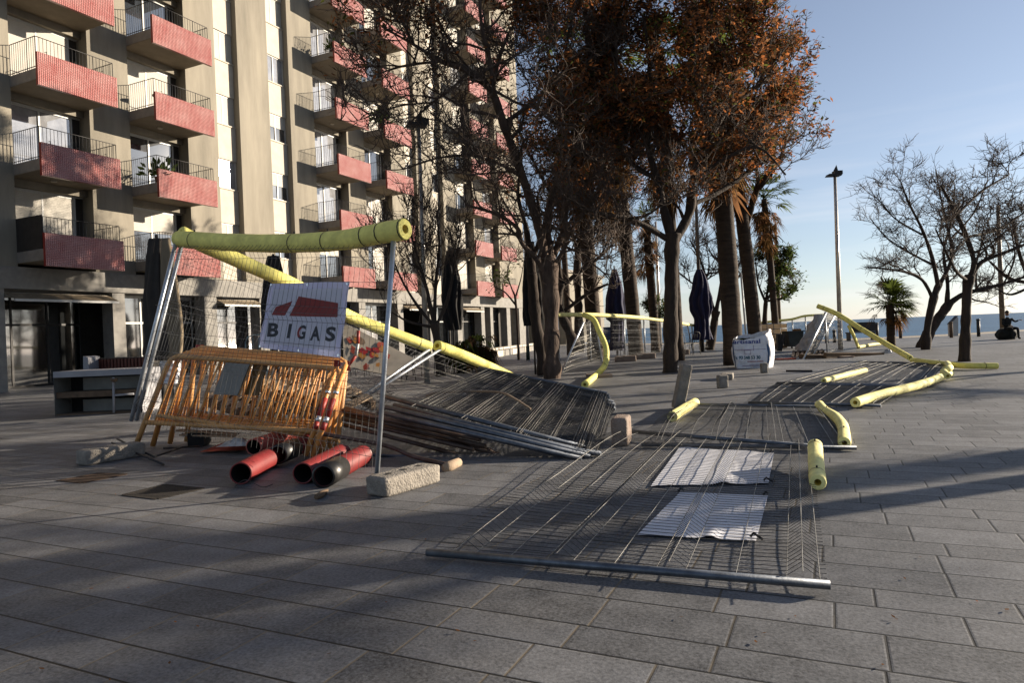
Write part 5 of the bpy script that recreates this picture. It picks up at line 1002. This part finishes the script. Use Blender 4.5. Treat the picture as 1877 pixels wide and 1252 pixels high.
q = MB(); q.grid(lambda u, v: D(1478 + 22 * (v * 1.2 - .1) + 16 * (1 - v) * math.cos(u * 6.2832) + 7 * v * math.cos(u * 6.2832), 642 - 66 * v, 25 ) + FW * ((.35 - .2 * v) * math.sin(u * 6.2832)) + RT * (.14 * noise.noise(V((math.cos(u * 6.28) * 2, math.sin(u * 6.28) * 2, v * 5)))), 48, 24); solo('plastic_wrap', q, M['film'], 'crumpled sheet of clear plastic caught on the tipped fence panels', 'plastic sheet')
pallet('brown pallets piled under the tipped fence panels', D(1452, 643, 25), D(1512, 640, 25), D(1500, 660, 22.5), D(1450, 655, 22.5), 'wood_dk')
q = MB(); q.box(D(1500, 657, 22), RT * .5 + UP * -.03, FW * .3, UP * .12); q.box(D(1480, 662, 21.6), RT * .35, FW * .25, UP * .05); solo('timber_pile', q, M['wood_dk'], 'weathered timber pile at the foot of the tipped fence panels', 'timber')
q = MB(); a, b = D(1512, 652, 21.5), D(1618, 652, 22.5); q.box((a + b) / 2, (b - a) / 2, FW * .1, UP * .075); q.box((a + b) / 2 + UP * .085, (b - a) / 2, FW * .14, UP * .012); solo('beam', q, M['wood_dk'], 'long brown beam lying on a stone block before the lamp post', 'beam')
cblock('brown stone block carrying the long beam', D(1551, 662, 21.4), RT * .2, FW * .16, UP * .16, 'conc_red', False, 88, group=None, name='stone_block')
q = MB(); q.grid(lambda u, v: G(1620, 650) + RT * (.35 * u) + FW * (.2 * v) + UP * (.03 + .12 * math.sin(u * 3) * math.sin(v * 3) * (1 + noise.noise(V((u * 6, v * 6, 0))))), 16, 10); solo('plastic_scrap', q, M['film'], 'scrap of clear plastic at the right end of the long beam', 'plastic')
q = MB(); q.box(D(1440, 661, 21.8), RT * .28, FW * .15, UP * .07); solo('red_sacks', q, M['redprint'], 'dark red sack lying right of the white bulk bag', 'sack')
q = MB()
for k in range(4): q.box(D(1425 + 3 * k, 628, 28), RT * .02, FW * .1, UP * .35 + RT * .03 * k)
solo('metal_racks', q, M['dark'], 'dark metal racks stacked between the bulk bag and the tank', 'frames')
# bench, sign, bollards
c = G(1578, 624); root = thing('bench', 'dark bench with a high back facing the sea, behind the leaning tube', 'bench', c); q = MB(); q.box(c + UP * .45, RT * .75, FW * .22, UP * .03); part('seat', q, M['dark'], root); q = MB(); q.box(c + UP * .75 - FW * .2, RT * .72, FW * .03, UP * .26); part('backrest', q, M['dark'], root)
for sx in (-1, 1): q = MB(); q.box(c + RT * .68 * sx + UP * .21, RT * .03, FW * .2, UP * .21); part('leg', q, M['dark'], root)
for x, y, hh, mt in ((1608, 621, .95, 'dark'), (1651, 620, .95, 'dark'), (1794, 617, .95, 'dark'), (1744, 619, .85, 'wood_dk'), (1516, 629, 1.0, 'dark'), (1530, 628, .7, 'dark')):
    c = G(x, y); root = thing('bollard', 'slim dark bollard at the edge of the paving before the sea' if mt == 'dark' else 'brown wooden post in front of the pale information lectern', 'bollard', c, 'dark bollards along the sea edge' if mt == 'dark' else None); q = MB(); q.tube([c, c + UP * (hh - .1)], .085, 10); part('post', q, M[mt], root); q = MB(); q.tube([c + UP * (hh - .097), c + UP * (hh - .02), c + UP * hh], [.095, .095, .05], 10); part('cap', q, M[mt], root)
c = G(1750, 616); root = thing('information_lectern', 'pale information lectern with a slanted top near the sea', 'sign', c); X, Y = RT * .68, FW; q = MB(); q.poly([c + X * -.42 + UP * 0 , c + X * .30, c + X * .36 + UP * 1.0, c + X * .26 + UP * 1.12, c + X * -.42 + UP * .68]); q.poly([c + Y * .14 + X * -.42, c + Y * .14 + X * .30, c + Y * .14 + X * .36 + UP * 1.0, c + Y * .14 + X * .26 + UP * 1.12, c + Y * .14 + X * -.42 + UP * .68]); q.quad(c + X * .30, c + X * .30 + Y * .14, c + X * .36 + UP * 1 + Y * .14, c + X * .36 + UP * 1); q.quad(c + X * -.42, c + X * -.42 + Y * .14, c + X * -.42 + Y * .14 + UP * .68, c + X * -.42 + UP * .68); part('stand', q, M['frame'], root)
q = MB(); q.quad(c + X * -.45 - Y * .06 + UP * .69, c + X * .27 - Y * .06 + UP * 1.15, c + X * .27 + Y * .2 + UP * 1.15, c + X * -.45 + Y * .2 + UP * .69); q.quad(c + X * -.45 - Y * .06 + UP * .66, c + X * .27 - Y * .06 + UP * 1.12, c + X * .27 - Y * .06 + UP * 1.15, c + X * -.45 - Y * .06 + UP * .69); part('panel', q, M['dark'], root)

# person seated by the pole
pc = G(1848, 622); root = thing('person', 'person in dark clothes and a cap sitting on a dark bundle by the pale pole', 'person', pc)
def skin_body(chain, edges, name, mt, parent):
    me = bpy.data.meshes.new(name); me.from_pydata([tuple(p - wpos(parent)) for p, _ in chain], [], []); me.edges.add(len(edges)); me.edges.foreach_set('vertices', [i for e in edges for i in e]); me.update()
    o = link(bpy.data.objects.new(name, me), parent); s_ = o.modifiers.new('s', 'SKIN'); [setattr(me.skin_vertices[0].data[i], 'radius', (r, r) if not isinstance(r, tuple) else r) for i, (_, r) in enumerate(chain)]; me.skin_vertices[0].data[0].use_root = True
    o.modifiers.new('u', 'SUBSURF').levels = 2; o.modifiers['u'].render_levels = 2; me.materials.append(M[mt]); return o
b = pc + UP * .48; X, Y = RT, FW
ch = [(b, (.15, .12)), (b + UP * .2, (.14, .11)), (b + UP * .38, (.18, .11)), (b + UP * .48, (.07, .06)), (b + UP * .54, (.055, .055)),
      (b + X * -.19 + UP * .42, .06), (b + X * -.25 + UP * .18 - Y * .06, .045), (b + X * -.08 + UP * .12 - Y * .22, .036),
      (b + X * .19 + UP * .42, .06), (b + X * .32 + UP * .30 - Y * .04, .045), (b + X * .46 + UP * .36 - Y * .06, .036),
      (b + X * -.11 - Y * .05, .085), (b + X * -.12 - Y * .42 + UP * .02, .065), (b + X * -.12 - Y * .46 - UP * .42, .045), (b + X * -.12 - Y * .56 - UP * .44, .04),
      (b + X * .11 - Y * .05, .085), (b + X * .14 - Y * .42 + UP * .02, .065), (b + X * .14 - Y * .46 - UP * .42, .045), (b + X * .14 - Y * .56 - UP * .44, .04)]
ed = [(0, 1), (1, 2), (2, 3), (3, 4), (2, 5), (5, 6), (6, 7), (2, 8), (8, 9), (9, 10), (0, 11), (11, 12), (12, 13), (13, 14), (0, 15), (15, 16), (16, 17), (17, 18)]
body = skin_body(ch, ed, 'body', 'cloth', root)
hc = b + UP * .68; q = MB(); q.grid(lambda u, v: hc + V((math.cos(u * 6.2832) * .078 * math.sin(v * math.pi), math.sin(u * 6.2832) * .095 * math.sin(v * math.pi), -.115 * math.cos(v * math.pi))) + (-Y * .03 if abs(v - .48) < .06 and abs(u - (math.atan2(-Y.y, -Y.x) / 6.2832) % 1) < .04 else V((0, 0, 0))), 28, 20); part('head', q, M['skin'], root)
q = MB(); q.grid(lambda u, v: hc + UP * .03 + V((math.cos(u * 6.2832) * .09 * math.cos(v * 1.57), math.sin(u * 6.2832) * .105 * math.cos(v * 1.57), .12 * math.sin(v * 1.57))), 24, 8); q.box(hc - Y * .12 + UP * .05, X * .06, Y * .06, UP * .008); part('cap', q, M['hair'], root)
for sx, hp in ((-1, b + X * -.05 + UP * .12 - Y * .27), (1, b + X * .52 + UP * .38 - Y * .07)):
    q = MB(); q.box(hp, X * .035, Y * .04, UP * .016)
    for k in range(4): q.tube([hp + X * (-.026 + .0175 * k) - Y * .04, hp + X * (-.028 + .019 * k) - Y * (.075 + .008 * (k in (1, 2))) - UP * .012, hp + X * (-.026 + .018 * k) - Y * (.095 + .008 * (k in (1, 2))) - UP * .035], [.0085, .008, .007], 6)
    q.tube([hp - X * .035 * sx, hp - X * .06 * sx - Y * .03, hp - X * .058 * sx - Y * .055], [.010, .009, .008], 6); part('hand', q, M['skin'], root)
q = MB(); q.grid(lambda u, v: pc + FW * .08 + V((math.cos(u * 6.2832), math.sin(u * 6.2832), 0)) * (.42 * math.sin(.75 + v * 1.9) ** .8 * (1 + .15 * noise.noise(V((math.cos(u * 6.28) * 2, math.sin(u * 6.28) * 2, v * 3))))) + UP * (.5 * v), 36, 14); q.grid(lambda u, v: pc + FW * .08 + UP * (.5 + .0 * u) + V((math.cos(u * 6.2832), math.sin(u * 6.2832), 0)) * (.3 * v), 24, 3); solo('dark_bundle', q, M['cloth'], 'bulky dark bundle on the paving under the seated person', 'bundle')

# covers in the paving
for pts, mt, lab in (([(600, 340), (800, 290), (985, 310), (765, 360)], 'grate', 'dark square cover let into the paving left of the conduits'), ([(285, 270), (480, 235), (610, 240), (400, 281)], 'rustcover', 'rust stained cover in the paving behind the dark one')):
    q = MB(); P_ = [G(x * .3769, 780 + y * .3769, .0) for x, y in pts]; c = sum(P_, V((0, 0, 0))) / 4; q.poly([p + UP * .004 for p in P_]); 
    for i in range(4): q.box((P_[i] + P_[(i + 1) % 4]) / 2 + UP * .003, (P_[(i + 1) % 4] - P_[i]) / 2, (c - (P_[i] + P_[(i + 1) % 4]) / 2).normalized() * .02, UP * .003)
    solo('cover', q, M[mt], lab, 'cover')
# dark fronded shrubs and clutter by the far shopfronts
for x, y, d in ((848, 650, 22), (880, 652, 22.5)):
    c = atz(x, y, d); root = thing('fronded_shrub', 'dark shrub with drooping striped fronds at the far café terrace', 'shrub', c, 'drooping shrubs by the café'); q = MB(); q.tube([c, c + UP * .5], [.2, .24], 12); part('pot', q, M['dark'], root); q = MB(); r_ = random.Random(x)
    for k in range(34): a = r_.uniform(0, 6.28); e = r_.uniform(.3, 1.4); frond(q, c + UP * r_.uniform(.5, .9), V((math.cos(a) * math.cos(e), math.sin(a) * math.cos(e), math.sin(e))), r_.uniform(.7, 1.0), r_.choice((0, 1)), r_, 2.2, .3, 9, .7)
    part('fronds', q, [M['l_palm_dk'], M['l_dark']], root)
for k, (x, y, d, yw) in enumerate(((660, 668, 16, .3), (690, 664, 16.5, 1.2), (735, 662, 17.5, 2.2), (765, 668, 18.2, .2), (815, 664, 21, 2.6), (740, 676, 16.2, -.4))): cafe_chair('dark metal café chair among the chairs behind the heap', G(x, y + 22), yw, 'dark', 1.05)
for k, (x, y, d) in enumerate(((1150, 640, 29), (1165, 640, 30), (1255, 648, 28), (1268, 646, 29), (1225, 642, 30), (1120, 640, 30))): cafe_chair('dark chair stacked round the foot of the navy parasols', atz(x, y, d), k * 1.3, 'dark', 1.1, 'chairs by the navy parasols')
q = MB(); c = atz(1115, 640, 31); q.box(c + UP * 1.0, RT * .17, FW * .2, UP * .28); q.box(c + UP * .36, RT * .03, FW * .03, UP * .36); q.box(c + UP * 1.29, RT * .19, FW * .22, UP * .02); solo('blue_box', q, M['bagblue'], 'small blue box on a post left of the navy cone parasol', 'box')
c = atz(1380, 640, 36)

# trees of the same square standing to the right, outside the picture: they throw the long shadows on the paving
src = {o['label']: o for o in list(COL.objects) if o.parent is None and 'label' in o}
def offtree(key, x, y, rot, s, lab):
    o = copy_tree(next(v for k, v in src.items() if k.startswith(key))); o.location = (x, y, 0); o.rotation_euler = (0, 0, rot); o.scale = (s, s, s); o['label'] = lab; o['group'] = 'trees right of the picture'
def sw(s_, w_): return s_ * .737 - w_ * .676, s_ * .676 + w_ * .737      # along the sun's path / across it
OFF = [('slender palm', *sw(11.5, 3.55), .4, .72), ('slender palm', *sw(15.6, 4.3), 2.2, .6), ('second big tree', *sw(19.8, 4.0), .7, 1.15), ('bare tree with a straight', *sw(21, 9.5), 2.0, 1.0)]
for k, x, y, r_, s_ in OFF: offtree(k, x, y, r_, s_, 'tree of the square standing outside the right edge of the picture')

# a few dry leaves blown onto the paving
q = MB(); r_ = random.Random(77)
for k in range(70):
    p = G(r_.uniform(0, 1877), r_.uniform(690, 1245), .008); a = r_.uniform(0, 6.28); d = V((math.cos(a), math.sin(a), r_.uniform(-.1, .3))); w = V((-d.y, d.x, r_.uniform(-.3, .3))) * .25; L = r_.uniform(.012, .03); q.quad(p, p + d * L * .5 + w * L, p + d * L, p + d * L * .5 - w * L, r_.choice((0, 1, 1, 1, 1)))
structure('fallen_leaves', q, [M['l_rust'], M['l_brown']], 'stuff')
